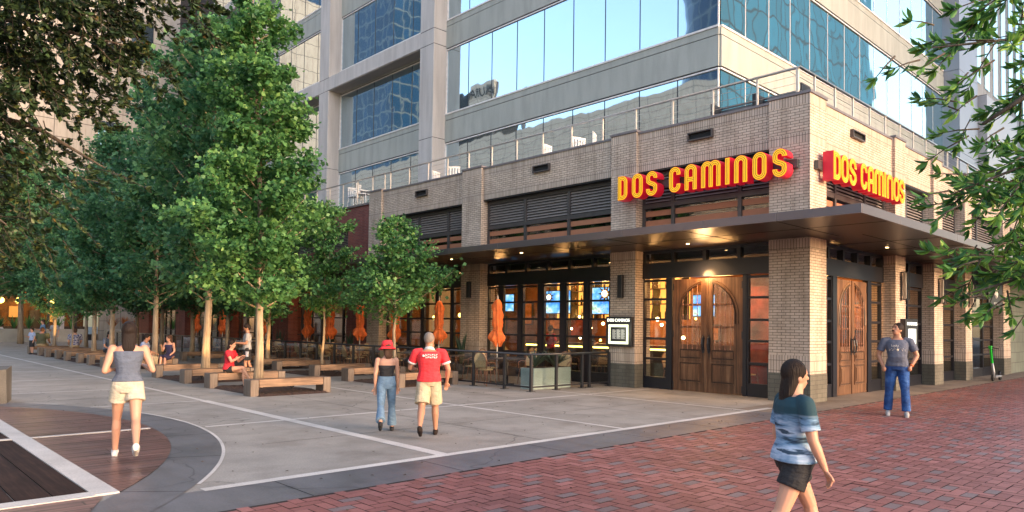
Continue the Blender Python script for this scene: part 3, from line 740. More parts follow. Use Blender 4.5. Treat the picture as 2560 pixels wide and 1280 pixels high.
# ---------------------------------------------------------------- far end building
far = thing('panelled_building', 'tall beige panelled building closing the far end of the plaza', 'building', (0, 66, 0))
m = MB(); m.box(3, 22.3, 66, 67, 5.0, 34, 'beige_panels'); m.build('wall', None, far)
m = MB(); m.box(3, 22.3, 65.9, 66, 4.5, 5.0, 'frame_concrete'); m.build('cornice', None, far)
m = MB(); m.box(22.3, 26, 66.2, 67, 5, 29.5, 'upper_glass'); m.build('window', None, far)
m = MB(); m.box(22.3, 26.2, 65.9, 67.2, 29.5, 30.2, 'frame_concrete'); m.box(25.7, 26.4, 65.9, 66.8, 5, 29.5, 'frame_concrete'); m.build('roof_edge', None, far)
for x, z in ((15.5, 14.5), (17.8, 23.5)):
    m = MB(); m.box(x, x+1.7, 65.95, 66.0, z, z+3.6); m.build('window', 'tower_glass', far)
m = MB(); m.box(16.0, 29, 65.95, 66.3, 0, 4.45, 'stone_tiles'); m.build('stone_wall', None, far)
m = MB(); m.box(12.9, 13.5, 65.8, 66.5, 0, 4.5); m.build('column', 'frame_concrete', far)
f = MB(); f.box(3, 16, 66.3, 66.4, 3.9, 4.5)
for q in np.arange(3, 16, 1.9): f.box(q-.09, q+.09, 66.28, 66.42, 0, 3.9)
f.box(3, 16, 66.3, 66.4, 0, .5)
o = f.build('storefront_window', 'dark_frame', far); p = MB(); p.box(3, 16, 66.34, 66.35, .5, 3.9); p.build('pane', 'shop_glass', o)
m = MB(); m.box(3, 16, 66.5, 72, .001, .02, 'interior_floor'); m.box(3, 16, 71, 71.1, 0, 4.4, 'interior_wall'); m.box(3, 16, 66.5, 71, 4.4, 4.45, 'interior_ceiling')
for k in range(9): m.box(3.6+k*1.4, 4.4+k*1.4, 70.8, 70.95, 1.1+.35*(k % 3), 2.4+.3*(k % 2), 'cafe_glow' if k % 2 else 'table_dark')
m.box(3, 16, 69.3, 69.8, .02, 1.1, 'table_dark')
m.build('interior_shell', None, far)
# roof lamp on far building
tag(MB().box(23.6, 24.1, 65.7, 65.9, 28.0, 28.3).build('wall_lamp', 'lamp_warm'), 'small glowing lamp under the roof edge of the far glazed corner', 'wall lamp')

# ---------------------------------------------------------------- buildings across the streets (seen mirrored in the glass)
m = MB(); m.box(50, 118, -60, -20, 0, 90, 'teal_facade'); tag(m.build('glass_tower', None), 'teal glass tower across the street, seen mirrored in the office windows', 'building')
def curved():
    m = MB(); n = 20; pts = []
    for k in range(n+1):
        a = -PI/2+PI*k/n; pts.append((-78+14*math.cos(a), 58+16*math.sin(a)))
    m.prism(pts+[(-100, 74), (-100, 42)], 0, 95, 'blue_facade'); return m
tag(curved().build('curved_glass_tower', None), 'curved dark blue glass tower mirrored in the upper office windows', 'building')
b3 = thing('beige_building', 'beige panelled block with rooftop sign mirrored in the terrace windows', 'building', (-30, 55, 0))
m = MB(); m.box(-48, -30, 40, 130, 0, 29, 'beige_panels'); m.build('wall', None, b3)
m = MB(); m.box(-40, -31, 82.5, 95, 29, 37, 'louver_dark'); m.box(-30.6, -30.2, 77, 77.3, 29, 37, 'mullion_grey'); m.box(-30.6, -30.2, 71, 71.3, 29, 35, 'mullion_grey'); m.box(-31, -30, 70, 95, 33.2, 33.6, 'mullion_grey'); m.build('roof_frame', None, b3)
m = MB(); m.box(-30.3, -30.0, 77.2, 82.4, 34, 37.4, 'beige_panels'); m.build('sign_panel', None, b3)
m = MB(); m.box(-60, -48, 130, 200, 0, 100, 'blue_facade'); tag(m.build('blue_glass_tower', None), 'tall square blue glass tower mirrored in the left office windows', 'building')
# ---------------------------------------------------------------- letter signs
def arc(cx, cy, rx, ry, a0, a1, n=14):
    return [(cx+rx*math.cos(math.radians(a0+(a1-a0)*k/n)), cy+ry*math.sin(math.radians(a0+(a1-a0)*k/n))) for k in range(n+1)]
def glyph(ch, w, h, s):
    # centre-line strokes inside [0,w]x[0,h] for stroke width s; returns list of (points, closed)
    a = s/2; r = w/2-a; b = h-a
    if ch == 'O': return [(arc(w/2, b-r, r, r, 0, 180)+arc(w/2, a+r, r, r, 180, 360), True)]
    if ch == 'D': return [([(a, a), (a, b)]+arc(w-a-r*1.1, b-r*1.1, r*1.1, r*1.1, 90, 0)+arc(w-a-r*1.1, a+r*1.1, r*1.1, r*1.1, 0, -90), True)]
    if ch == 'C': return [([(w-a, h*.66)]+arc(w/2, b-r, r, r, 0, 180)+arc(w/2, a+r, r, r, 180, 360)+[(w-a, h*.34)], False)]
    if ch == 'A': return [([(a, 0)]+arc(w/2, b-r, r, r, 180, 0)+[(w-a, 0)], False), ([(a, h*.42), (w-a, h*.42)], False)]
    if ch == 'N': return [([(a, 0)]+arc(w/2, b-r, r, r, 180, 0)+[(w-a, 0)], False)]
    if ch == 'I': return [([(w/2, 0), (w/2, h)], False)]
    if ch == 'M':
        q = (w/2-a)/2
        return [([(a, 0)]+arc(a+q, b-q, q, q, 180, 0)+[(w/2, 0)], False), ([(w/2, 0)]+arc(w/2+q, b-q, q, q, 180, 0)+[(w-a, 0)], False)]
    if ch == 'S':
        m = h/2; p1 = arc(w/2, b-r, r, r*1.0, -12, 180); p2 = arc(w/2, a+r, r, r, 0, -192)
        c = [(w/2-r, b-r), (w/2-r*.93, m+r*.55), (w/2-r*.45, m+r*.18), (w/2+r*.45, m-r*.18), (w/2+r*.93, m-r*.55), (w/2+r, a+r)]
        return [(p1[:-1]+c+p2[1:], False)]
def ribbon(m, pts, closed, o0, o1, d0, d1, P, mat, ext=0):
    # solid ribbon between lateral offsets o0,o1 of a centre line, depth d0..d1
    n = len(pts); P2 = []
    pts = [Vector((x, y)) for x, y in pts]
    q = [pts[0]]
    for p in pts[1:]:
        if (p-q[-1]).length > 1e-4: q.append(p)
    if closed and (q[0]-q[-1]).length < 1e-4: q.pop()
    pts = q; n = len(pts)
    vs = []
    for i in range(n):
        if closed: a, b = pts[i-1], pts[(i+1) % n]
        else: a, b = pts[max(i-1, 0)], pts[min(i+1, n-1)]
        p = pts[i]
        t1 = (p-a).normalized() if (p-a).length > 1e-6 else (b-p).normalized(); t2 = (b-p).normalized() if (b-p).length > 1e-6 else t1
        t = (t1+t2); t = t.normalized() if t.length > 1e-6 else t1
        nn = Vector((-t.y, t.x)); k = 1/max(.5, abs(nn.dot(Vector((-t1.y, t1.x)))))
        pp = p.copy()
        if not closed and ext: pp = p + (t2*-ext if i == 0 else (t1*ext if i == n-1 else Vector((0, 0))))
        for o, dd in ((o0, d0), (o1, d0), (o1, d1), (o0, d1)):
            v = pp+nn*o*k; vs.append(P(v.x, dd, v.y))
    fs = []
    for i in range(n if closed else n-1):
        j = (i+1) % n
        for k in range(4): fs.append((i*4+k, i*4+(k+1) % 4, j*4+(k+1) % 4, j*4+k))
    if not closed: fs += [(3, 2, 1, 0), ((n-1)*4, (n-1)*4+1, (n-1)*4+2, (n-1)*4+3)]
    m.add(vs, fs, mat)
def letter_sign(root, letters, P, H, S, D):
    for ch, u0, u1 in letters:
        m = MB(); w = u1-u0
        for k, (pts, cl) in enumerate(glyph(ch, w, H, S)):
            ribbon(m, pts, cl, -S/2, S/2, 0, D-k*.002, lambda x, d, y: P(u0+x, d, y), 'sign_red')
            e = -.012
            ribbon(m, pts, cl, -S/2+.010, S/2-.010, D-k*.002, D+.012-k*.002, lambda x, d, y: P(u0+x, d, y), 'sign_yellow', e)
            for o in (-S*.17, S*.17):
                ribbon(m, pts, cl, o-S*.05, o+S*.05, D+.012-k*.002, D+.016-k*.002, lambda x, d, y: P(u0+x, d, y), 'sign_line', e-.02)
        m.build('letter', None, root)
def yX(px0, px1): return px0, px1
XF = 15.55
sg = thing('letter_sign', 'red and yellow DOS CAMINOS letters above the big doors, facing the plaza', 'sign', (16.0, 12.2, 5.1))
LY = []
def ys(cropx):  # measured positions along the wall
    return cropx
cx_ = [115, 235, 285, 425, 465, 605, 745, 895, 945, 1100, 1150, 1385, 1440, 1490, 1550, 1720, 1780, 1955, 2020, 2210]
Yv = np.interp(cx_, [115, 235, 290, 745, 1440, 2020, 2200], [12.25, 11.92, 11.76, 10.59, 8.98, 7.79, 7.44])
U = [12.25-v for v in Yv]
m = MB(); m.box(15.90, 15.99, 7.36, 12.1, 5.36, 5.56); m.box(15.99, 16.0, 7.5, 8.0, 5.38, 5.54); m.build('raceway', 'mullion_grey', sg)
letter_sign(sg, [(c, U[2*i], U[2*i+1]) for i, c in enumerate('DOSCAMINOS')], lambda u, d, z: (15.88-d, 12.25-u, 5.12+z), .66, .125, .30)
s2 = thing('letter_sign', 'red and yellow DOS CAMINOS letters facing the brick street', 'sign', (16.3, 7.1, 5.1))
cx2 = [320, 425, 432, 540, 550, 655, 718, 812, 822, 915, 922, 1055, 1058, 1090, 1100, 1188, 1195, 1280, 1282, 1360]
f0 = Vector((math.cos(.8113515732)*math.cos(.0315756213), math.sin(.8113515732)*math.cos(.0315756213), math.sin(.0315756213)))
r0 = Vector((math.sin(.8113515732), -math.cos(.8113515732), 0))
def xr_(c):
    px = 2030+c/5.82; d = f0+r0*((px-1280)/1794.7); return 6.75*d.x/d.y
V = [xr_(c) for c in cx2]; x00 = V[0]
m = MB(); m.box(16.2, 21.4, 7.0, 7.09, 5.33, 5.53); m.build('raceway', 'mullion_grey', s2)
letter_sign(s2, [(c, V[2*i]-x00, V[2*i+1]-x00) for i, c in enumerate('DOSCAMINOS')], lambda u, d, z: (x00+u, 7.0-d, 5.09+z), .66, .125, .24)

# ---------------------------------------------------------------- roof terrace railing
rl = thing('terrace_railing', 'white posted cable railing along the restaurant roof terrace', 'railing', (16.3, 7.5, 6.2))
P1 = [7.54, 8.55, 9.77, 10.99, 12.21, 13.41, 14.63, 15.86, 17.06, 18.29, 19.52, 20.73, 21.91, 23.14, 24.45, 24.86, 25.77, 26.94, 28.15, 29.32, 30.5, 31.7, 33, 34.2, 35.4, 36.6]
P2 = [17.13, 18.31, 19.45, 20.62, 21.78, 22.95, 24.12, 25.31, 26.45, 27.58, 28.74, 29.98, 31.2, 32.4, 33.6, 34.8, 36, 37.2]
for y in P1:
    w_ = .045 if y > 7.6 else .06
    MB().bbox(16.32-w_/2, 16.32+w_/2, y-w_/2, y+w_/2, 6.15, 7.80, .004).build('post', 'white_metal', rl)
for x in P2: MB().bbox(x-.0225, x+.0225, 7.47, 7.515, 6.15, 7.80, .004).build('post', 'white_metal', rl)
m = MB(); m.box(16.28, 16.36, 7.45, 36.6, 7.80, 7.835); m.build('handrail', 'steel', rl)
m = MB(); m.box(16.36, 37.2, 7.45, 7.53, 7.80, 7.835); m.build('handrail', 'steel', rl)
m = MB()
for k in range(8):
    z = 6.35+k*.185; m.tube([(16.345, 7.49, z), (16.345, 36.6, z)], .005, 5); m.tube([(16.345, 7.49, z), (37.2, 7.49, z)], .005, 5)
m.build('cable', 'steel', rl)
# low white terrace furniture
def terrace_chair():
    t = thing('terrace_chair', 'x', 'chair', (0, 0, 0), 'white chairs on the roof terrace')
    m = MB(); m.bbox(-.24, .24, -.24, .24, .42, .46, .01); m.build('seat', 'white_plastic', t)
    m = MB()
    for k in range(5): m.box(-.24+k*.105, -.18+k*.105, .21, .24, .46, .84)
    m.box(-.25, .25, .205, .245, .84, .9); m.build('backrest', 'white_plastic', t)
    for x in (-.21, .21):
        for y in (-.21, .21): MB().tube([(x, y, .42), (x*1.15, y*1.15, 0)], [.02, .016], 6).build('leg', 'white_plastic', t)
    return t
tc = terrace_chair(); tc.location = (16.9, 28.1, 6.87); tc['label'] = 'white terrace chair farthest left above the red brick wall'
m = MB(); m.box(16.6, 18.3, 8.5, 30, 6.2, 6.87, 'sidewalk'); 
te = m.build('terrace_deck', None, rest)
for i, (y, rz, lb) in enumerate(((27.2, .6, 'white terrace chair beside the post left of the pier end'), (21.7, .3, 'white terrace chair on the roof left of the grey column'), (20.9, 2.4, 'white terrace chair on the roof right of its pair, before the column'),
        (15.8, .2, 'white terrace chair left of the long white roof table'), (14.9, 2.9, 'white terrace chair at the middle of the white roof table'), (13.8, .5, 'white terrace chair at the right end of the roof table'))):
    recopy(tc, (16.75, y, 6.87-.24 if i > 0 else 6.87), rz, lb)
tb = thing('terrace_table', 'long white table on the roof terrace behind the railing', 'table', (17.2, 14.8, 6.87))
m = MB(); m.bbox(16.9, 17.6, 13.4, 16.2, 7.2, 7.25, .01); m.build('tabletop', 'white_plastic', tb)
for y in (13.6, 16.0): MB().box(17.2, 17.3, y-.04, y+.04, 6.87, 7.2).build('leg', 'white_plastic', tb)
tb2 = thing('terrace_table', 'tall white square table on the roof above the red brick wall', 'table', (17.0, 27.6, 6.87))
m = MB(); m.bbox(16.7, 17.3, 27.3, 27.9, 7.5, 7.54, .01); m.build('tabletop', 'white_plastic', tb2); MB().tube([(17, 27.6, 6.87), (17, 27.6, 7.5)], .03, 8).build('leg', 'white_plastic', tb2)
def slat_bench(x, y, rz, lb):
    t = thing('slatted_bench', lb, 'bench', (x, y, 6.87), 'dark slatted benches on the roof')
    m = MB()
    for k in range(6): m.box(-.6, .6, .2, .225, .30+k*.085, .36+k*.085)
    m.build('backrest', 'grey_metal', t, local=True)
    m = MB()
    for k in range(5): m.box(-.6, .6, -.25+k*.09, -.18+k*.09, .25, .28)
    m.build('seat', 'grey_metal', t, local=True)
    for s in (-.6, .6): MB().box(s-.02, s+.02, -.25, .24, 0, .8).build('side_frame', 'black_metal', t, local=True)
    t.rotation_euler = (0, 0, rz); return t
slat_bench(17.2, 9.6, PI/2+PI, 'dark slatted bench left of its twin behind the corner railing'); slat_bench(17.2, 8.35, PI/2+PI, 'dark slatted bench right of its twin behind the corner railing')
slat_bench(19.0, 8.2, 0, 'dark slatted bench behind the street side roof railing')

# ---------------------------------------------------------------- benches, beds, uplights
def mk_bench():
    t = thing('timber_bench', 'x', 'bench', (0, 0, 0), 'heavy timber benches round the tree beds')
    m = MB(); m.bbox(.0, 1.58, -.19, .19, .20, .372, .012); m.build('seat', 'bench_wood', t)
    MB().bbox(-.2, -.003, -.19, .19, 0, .37, .012).build('leg', 'bench_end', t); MB().bbox(1.583, 1.78, -.19, .19, 0, .37, .012).build('leg', 'bench_end', t)
    return t
B = [(7.0, 15.72, 'timber bench nearest the camera, in front of the tallest tree'), (7.05, 18.2, 'timber bench the woman in the red top sits on'), (7.05, 19.95, 'timber bench just behind the one with the woman in red'),
     (7.1, 22.4, 'timber bench with the big trunk rising behind its right part'), (7.0, 26.15, 'timber bench carrying the man in blue and the woman in navy'), (7.1, 28.0, 'timber bench right behind the couple talking'),
     (7.1, 29.8, 'timber bench with a lamp glowing behind the walking woman'), (7.1, 31.4, 'timber bench left of the walking woman, nearest of the left row'), (7.1, 33.4, 'timber bench with the starry lamp in the left row'), (7.1, 35.0, 'third timber bench of the left row'),
     (7.1, 37.0, 'timber bench with a lamp near the yellow lit trunk'), (7.1, 38.5, 'timber bench left of the yellow lit trunk'), (7.1, 40.8, 'farthest timber bench, where the man in green sits'),
     (10.95, 15.72, 'timber bench hidden behind the walking couple'), (10.95, 18.25, 'timber bench just left of the red bucket hat'), (10.95, 20.2, 'timber bench by the thin trunk of the small tree'), (10.95, 22.75, 'timber bench behind the small tree, lit at its left leg'),
     (10.95, 24.2, 'timber bench behind the tallest trunk'), (10.95, 27.0, 'timber bench near the fence, fifth from the front'), (10.95, 29.0, 'timber bench near the fence, sixth from the front'), (10.95, 31.5, 'timber bench near the fence, farthest one')]
b0 = mk_bench(); b0.location = (B[0][0], B[0][1], 0); b0['label'] = B[0][2]
for x, y, lb in B[1:]: recopy(b0, (x, y, 0), 0, lb)
m = MB(); r_ = random.Random(3)
def bed(x0, x1, y0, y1):
    nx, ny = 24, 22; vs = []; fs = []
    for i in range(nx+1):
        for j in range(ny+1):
            e = min(i, nx-i, j, ny-j)
            vs.append((x0+(x1-x0)*i/nx, y0+(y1-y0)*j/ny, .004+(0 if e == 0 else .02+r_.random()*.03)))
    for i in range(nx):
        for j in range(ny): a = i*(ny+1)+j; fs.append((a, a+ny+1, a+ny+2, a+1))
    m.add(vs, fs)
beds = [(6.95, 8.7, 15.4, 18.3), (6.95, 8.7, 19.7, 22.6), (6.95, 8.7, 26.5, 30.0), (6.95, 8.7, 31.2, 35.1), (6.95, 8.7, 36.8, 41), (10.9, 12.6, 15.6, 18.3), (10.9, 12.6, 20.0, 22.8), (10.9, 12.6, 24.2, 27)]
for q in beds: bed(*q)
o = m.build('mulch_bed', 'mulch'); tag(o, 'reddish brown bark mulch spread round the tree trunks', 'mulch'); o['kind'] = 'stuff'
def lamp_at(name, loc, e, col=(1, .55, .2), size=.05, kind='POINT', rot=None, spot=1.6):
    l = bpy.data.lights.new(name, kind); l.energy = e*.55; l.color = col
    if kind == 'SPOT': l.spot_size = spot; l.spot_blend = .6
    l.shadow_soft_size = size
    o = bpy.data.objects.new(name, l); C.objects.link(o); o.location = loc
    if rot is not None: o.rotation_euler = Vector(rot).to_track_quat('-Z', 'Y').to_euler()
    return o
def uplight(x, y, lb, aim=(0, 0, 1), e=25, big=False):
    t = thing('ground_uplight', lb, 'lamp', (x, y, 0), 'uplights in the tree beds')
    MB().tube([(x, y, 0), (x, y, .14)], .012, 6).build('stake', 'black_metal', t)
    a = Vector(aim).normalized(); c = Vector((x, y, .17))
    MB().tube([c-a*.07, c+a*.06], [.045, .055], 12).build('housing', 'black_metal', t)
    MB().tube([c+a*.062, c+a*.066], .042, 12).build('lens', 'lamp_warm', t)
    o = lamp_at('uplight_beam', tuple(c+a*.09), e, kind='SPOT', rot=a, spot=1.5, size=.03); o.parent = t; o.location = Vector(o.location)-t.location
for x, y, lb, aim, e in ((8.15, 16.3, 'black uplight under the nearest bench, beside the thick trunk', (-.25, .7, 1.6), 60), (7.6, 20.6, 'small glowing uplight under the third bench', (.3, .6, 1.5), 60),
                      (8.0, 26.9, 'bright glowing uplight behind the woman in navy', (.1, -.6, .5), 25), (7.9, 33.0, 'starry glowing uplight in the left row of benches', (.2, -.6, .6), 25),
                      (7.9, 36.6, 'glowing uplight nearest the yellow lit trunk', (.3, -.5, .7), 40), (11.7, 17.0, 'white glowing uplight left of the walking couple', (.4, -.5, .9), 50), (12.3, 16.6, 'black uplight under the bench between the walkers', (-.2, .5, 1.5), 40),
                      (11.5, 20.9, 'small uplight under the bench by the thin trunk', (.3, .5, 1.5), 60), (7.9, 39.7, 'uplight at the foot of the yellow lit trunk', (.05, .5, 1.3), 160), (8.4, 28.0, 'uplight behind the couple talking', (0, -.3, 1.3), 60),
                      (11.7, 24.9, 'uplight behind the tallest trunk', (.2, .4, 1.5), 60)):
    uplight(x, y, lb, aim, e)

# ---------------------------------------------------------------- patio fence
fn = thing('patio_fence', 'black metal and glass fence round the restaurant patio', 'fence', (12.85, 12.8, 0))
fx = 12.85
py = [12.8]+[13.78+1.25*k for k in range(29)]
def fpost(x, y):
    m = MB(); m.bbox(x-.035, x+.035, y-.035, y+.035, .012, .92, .005); m.box(x-.08, x+.08, y-.08, y+.08, .0, .012); m.build('post', 'black_metal', fn)
for y in py: fpost(fx, y)
for x in (13.78, 14.8, 15.1, 15.95): fpost(x, 12.8)
m = MB(); m.tube([(fx, 12.8, .935), (fx, py[-1], .935)], .03, 8); m.tube([(fx, 12.8, .935), (15.95, 12.8, .935)], .03, 8); m.build('top_rail', 'black_metal', fn, smooth=True)
m = MB(); m.box(fx-.02, fx+.02, 12.835, py[-1], .09, .13); m.box(fx+.035, 15.95, 12.78, 12.82, .09, .13); m.build('bottom_rail', 'black_metal', fn)
for a, b in zip(py[:-1], py[1:]): MB().box(fx-.004, fx+.004, a+.05, b-.05, .15, .88).build('glass_panel', 'fence_glass', fn)
for a, b in ((12.85, 13.78), (13.78, 14.8), (15.1, 15.95)): MB().box(a+.05, b-.05, 12.796, 12.804, .15, .88).build('glass_panel', 'fence_glass', fn)

# ---------------------------------------------------------------- patio furniture
def mk_chair():
    t = thing('bistro_chair', 'x', 'chair', (0, 0, 0), 'rattan bistro chairs on the patio')
    m = MB(); n = 14; pts = []
    for k in range(n): a = 2*PI*k/n; pts.append((.21*math.cos(a), .2*math.sin(a)))
    m.prism(pts, .43, .46); m.build('seat', 'rattan_weave', t)
    m = MB(); n = 14; A = []
    for k in range(n+1):
        a = PI*k/n; A.append((.2*math.cos(a), .66+.25*math.sin(a)))
    poly = [(.17, .50), ]+A+[(-.17, .50)]
    m.add([(x, .2+(z-.45)*.18, z) for x, z in poly]+[(x, .215+(z-.45)*.18, z) for x, z in poly], [tuple(range(len(poly))), tuple(reversed(range(len(poly), 2*len(poly))))]); m.build('backrest', 'rattan_weave', t)
    m = MB(); m.tube([(-.18, .2, .45), (-.205, .23, .66)]+[(-.205*math.cos(PI*k/8), .24+.045*math.sin(PI*k/8), .66+.26*math.sin(PI*k/8)) for k in range(9)]+[(.205, .23, .66), (.18, .2, .45)], .015, 6); m.build('back_frame', 'rattan', t, smooth=True)
    for s in (-1, 1):
        MB().tube([(s*.205, .22, .64), (s*.25, .05, .65), (s*.24, -.12, .62), (s*.19, -.19, .45)], .013, 6).build('armrest', 'rattan', t, smooth=True)
    for x in (-.17, .17):
        for y in (-.17, .17): MB().tube([(x, y, .43), (x*1.25, y*1.3, 0)], [.016, .012], 6).build('leg', 'rattan', t)
    return t
def mk_table():
    t = thing('patio_table', 'x', 'table', (0, 0, 0), 'dark tables on the patio')
    MB().bbox(-.38, .38, -.38, .38, .71, .745, .008).build('tabletop', 'table_dark', t); MB().tube([(0, 0, .03), (0, 0, .71)], .03, 8).build('pedestal', 'black_metal', t); MB().box(-.25, .25, -.03, .03, 0, .03).box(-.03, .03, -.25, -.031, 0, .03).box(-.03, .03, .031, .25, 0, .03).build('foot', 'black_metal', t)
    return t
def mk_umb():
    t = thing('patio_umbrella', 'x', 'umbrella', (0, 0, 0), 'folded orange patio umbrellas')
    MB().tube([(0, 0, 0), (0, 0, 2.5)], .022, 8).build('pole', 'pole_wood', t); MB().tube([(0, 0, 0), (0, 0, .05)], .22, 16).build('base', 'grey_metal', t)
    m = MB(); n = 32; R = random.Random(5); lv = [(1.17, .13), (1.22, .18), (1.29, .20), (1.36, .185), (1.43, .165), (1.50, .115), (1.56, .105), (1.64, .125), (1.74, .13), (1.85, .12), (1.95, .13), (2.05, .12), (2.16, .125), (2.24, .115), (2.33, .10), (2.40, .055), (2.42, .02)]
    vs = []
    for i, (z, r) in enumerate(lv):
        for k in range(n):
            a = 2*PI*k/n+z*.5; fold = 1+.26*math.cos(8*a+z*3.2)*(1 if i < 14 else .3)+.14*math.sin(3*a+9*z)+.10*math.sin(5*a-13*z); zz = z-(.13*(math.cos(8*a+1)>.2) if i == 0 else 0)
            vs.append((r*fold*math.cos(a)*1.05, r*fold*math.sin(a)*.95, zz+(R.random()-.5)*.012))
    fs = [(i*n+k, i*n+(k+1) % n, (i+1)*n+(k+1) % n, (i+1)*n+k) for i in range(len(lv)-1) for k in range(n)]
    m.add(vs, fs); cn = m.build('canopy', 'umbrella_orange', t, smooth=True)
    MB().tube([(.13*math.cos(a), .13*math.sin(a), 1.52+.02*math.sin(a)) for a in np.linspace(0, 2*PI, 16)], .016, 6).build('strap', 'umbrella_orange', cn)
    MB().tube([(0, 0, 2.42), (0, 0, 2.55)], [.02, .008], 8).build('finial', 'pole_wood', t)
    return t
c0, t0, u0 = mk_chair(), mk_table(), mk_umb()
UY = [15.4, 18.15, 20.6, 22.85, 25.0, 26.8, 31.0, 35.5, 39.0]
ul = ['folded orange umbrella nearest the camera, in front of the bar windows', 'folded orange umbrella beside the brick pier, above the red shirt', 'folded orange umbrella above the red bucket hat', 'folded orange umbrella before the pale pier end', 'folded orange umbrella with crumpled skirt left of the red brick pier',
      'folded orange umbrella right of the tall trunk', 'folded orange umbrella just behind the thick trunk', 'small folded orange umbrella behind the couple talking', 'farthest folded orange umbrella of the row']
ux = 14.05
for i, y in enumerate(UY):
    if i == 0: u0.location = (ux, y, 0); u0['label'] = ul[0]
    else: recopy(u0, (ux, y, 0), i*.7, ul[i])
def near(i): return ['nearest', 'second', 'third', 'fourth', 'fifth', 'sixth', 'seventh', 'eighth', 'ninth'][i]
tabs = [(13.85, 14.75), (13.85, 17.0), (13.85, 19.4), (13.85, 21.8), (14.0, 23.9), (14.2, 26.0), (14.2, 28.6), (14.2, 31.8), (14.2, 34.5)]
first = True
for i, (x, y) in enumerate(tabs):
    if i == 0: t0.location = (x, y, 0); t0['label'] = 'dark patio table nearest the fence corner'
    else: recopy(t0, (x, y, 0), 0, near(i)+' dark patio table counted from the fence corner')
    for j, (dx, dy, rz) in enumerate(((-.72, .1, PI/2), (.72, -.1, -PI/2), (.05, -.68, PI), (-.05, .7, 0))):
        if i == 0 and j == 2: continue
        lb = 'rattan chair on the %s side of the %s patio table' % (['fence', 'window', 'near', 'far'][j], near(i))
        rr = rz+random.uniform(-.3, .3)
        if first: c0.location = (x+dx, y+dy, 0); c0.rotation_euler = (0, 0, rr); c0['label'] = lb; first = False
        else: recopy(c0, (x+dx, y+dy, 0), rr, lb)
recopy(c0, (15.3, 14.0, 0), -1.2, 'lone yellow rattan chair behind the agave planter')

# ---------------------------------------------------------------- planters
def spiky(name_, x, y, z, n, h, spread, label, cat, w=.05, mat='leaf_agave', arch=.3, seed=1):
    R = random.Random(seed); vs = []; fs = []; rn = []
    for k in range(n):
        a = 2*PI*k/n+R.random(); L = h*(.65+.4*R.random()); sp = spread*(.3+.8*R.random())
        o = len(vs); S = 5
        for s in range(S+1):
            t = s/S; rr = sp*(t+arch*t*t); zz = z+L*(t-arch*.9*t*t*sp); ww = w*(1-t**1.6)*(.6+.8*min(1, t*3))
            cxp = x+rr*math.cos(a); cyp_ = y+rr*math.sin(a)
            vs += [(cxp-ww*math.sin(a), cyp_+ww*math.cos(a), zz+ww*.4), (cxp, cyp_, zz), (cxp+ww*math.sin(a), cyp_-ww*math.cos(a), zz+ww*.4)]
        for s in range(S): fs += [(o+3*s, o+3*s+1, o+3*s+4, o+3*s+3), (o+3*s+1, o+3*s+2, o+3*s+5, o+3*s+4)]
        q = R.random(); rn += [q]*(2*S)
    m = MB(); m.add(vs, fs); ob = m.build(name_, mat); at = ob.data.attributes.new('rnd', 'FLOAT', 'FACE'); at.data.foreach_set('value', rn)
    if label: tag(ob, label, cat)
    return ob
pl = thing('planter_box', 'pale green weathered concrete planter behind the fence corner', 'planter', (13.9, 13.4, 0))
m = MB(); m.bbox(13.3, 14.75, 13.15, 13.65, 0, .55, .015); m.build('box', 'planter_concrete', pl)
m = MB(); m.box(13.35, 14.7, 13.2, 13.6, .551, .56); m.build('soil', 'mulch', pl)
spiky('agave_plant', 13.6, 13.4, .55, 26, .5, .35, 'spiky agave at the left end of the green planter', 'plant', .035, seed=2)
spiky('agave_plant', 14.35, 13.4, .55, 30, .5, .5, 'wide spreading agave at the right end of the green planter', 'plant', .045, seed=3)
spiky('snake_plant', 15.6, 18.9, .3, 22, 1.15, .28, 'tall dark spiky plant by the pier behind the walking man', 'plant', .05, arch=.05, seed=4)
pot = MB(); pot.tube([(15.6, 18.9, 0), (15.6, 18.9, .34)], [.2, .27], 14); tag(pot.build('plant_pot', 'grey_metal'), 'round dark pot under the spiky plant by the pier', 'pot')
for i, (x, y) in enumerate(((15.5, 25.9), (15.5, 27.5), (15.5, 32.3))):
    spiky('snake_plant', x, y, .3, 20, 1.1, .3, ['dark spiky plant before the red brick pier', 'dark spiky plant left of the red brick pier', 'dark spiky plant by the far red pier'][i], 'plant', .05, arch=.05, seed=5+i)
    pot = MB(); pot.tube([(x, y, 0), (x, y, .34)], [.2, .27], 14); tag(pot.build('plant_pot', 'grey_metal'), ['dark pot before the red brick pier', 'dark pot left of the red brick pier', 'dark pot by the far red pier'][i], 'pot')
for i, (x0, x1, lb) in enumerate(((5.5, 14.2, 'long pale planter box below the lit cafe windows'), (15.5, 21.3, 'pale planter box with flowers against the stone wall'))):
    p = thing('planter_box', lb, 'planter', ((x0+x1)/2, 62, 0))
    m = MB(); m.bbox(x0, x1, 61.6, 62.4, 0, .95, .02); m.build('box', 'planter_grey', p)
    for k in range(int((x1-x0)/.9)):
        fl = (i == 1 and k < 3)
        o = spiky('grass_tuft' if not fl else 'flower_clump', x0+.5+k*.9, 62, .9, 22 if not fl else 40, 1.15 if not fl else 1.2, .45, None, '', .05, 'leaf_ginkgo' if not fl else 'flower_orange', seed=30+k+10*i)
        o.parent = p; o.location = -p.location
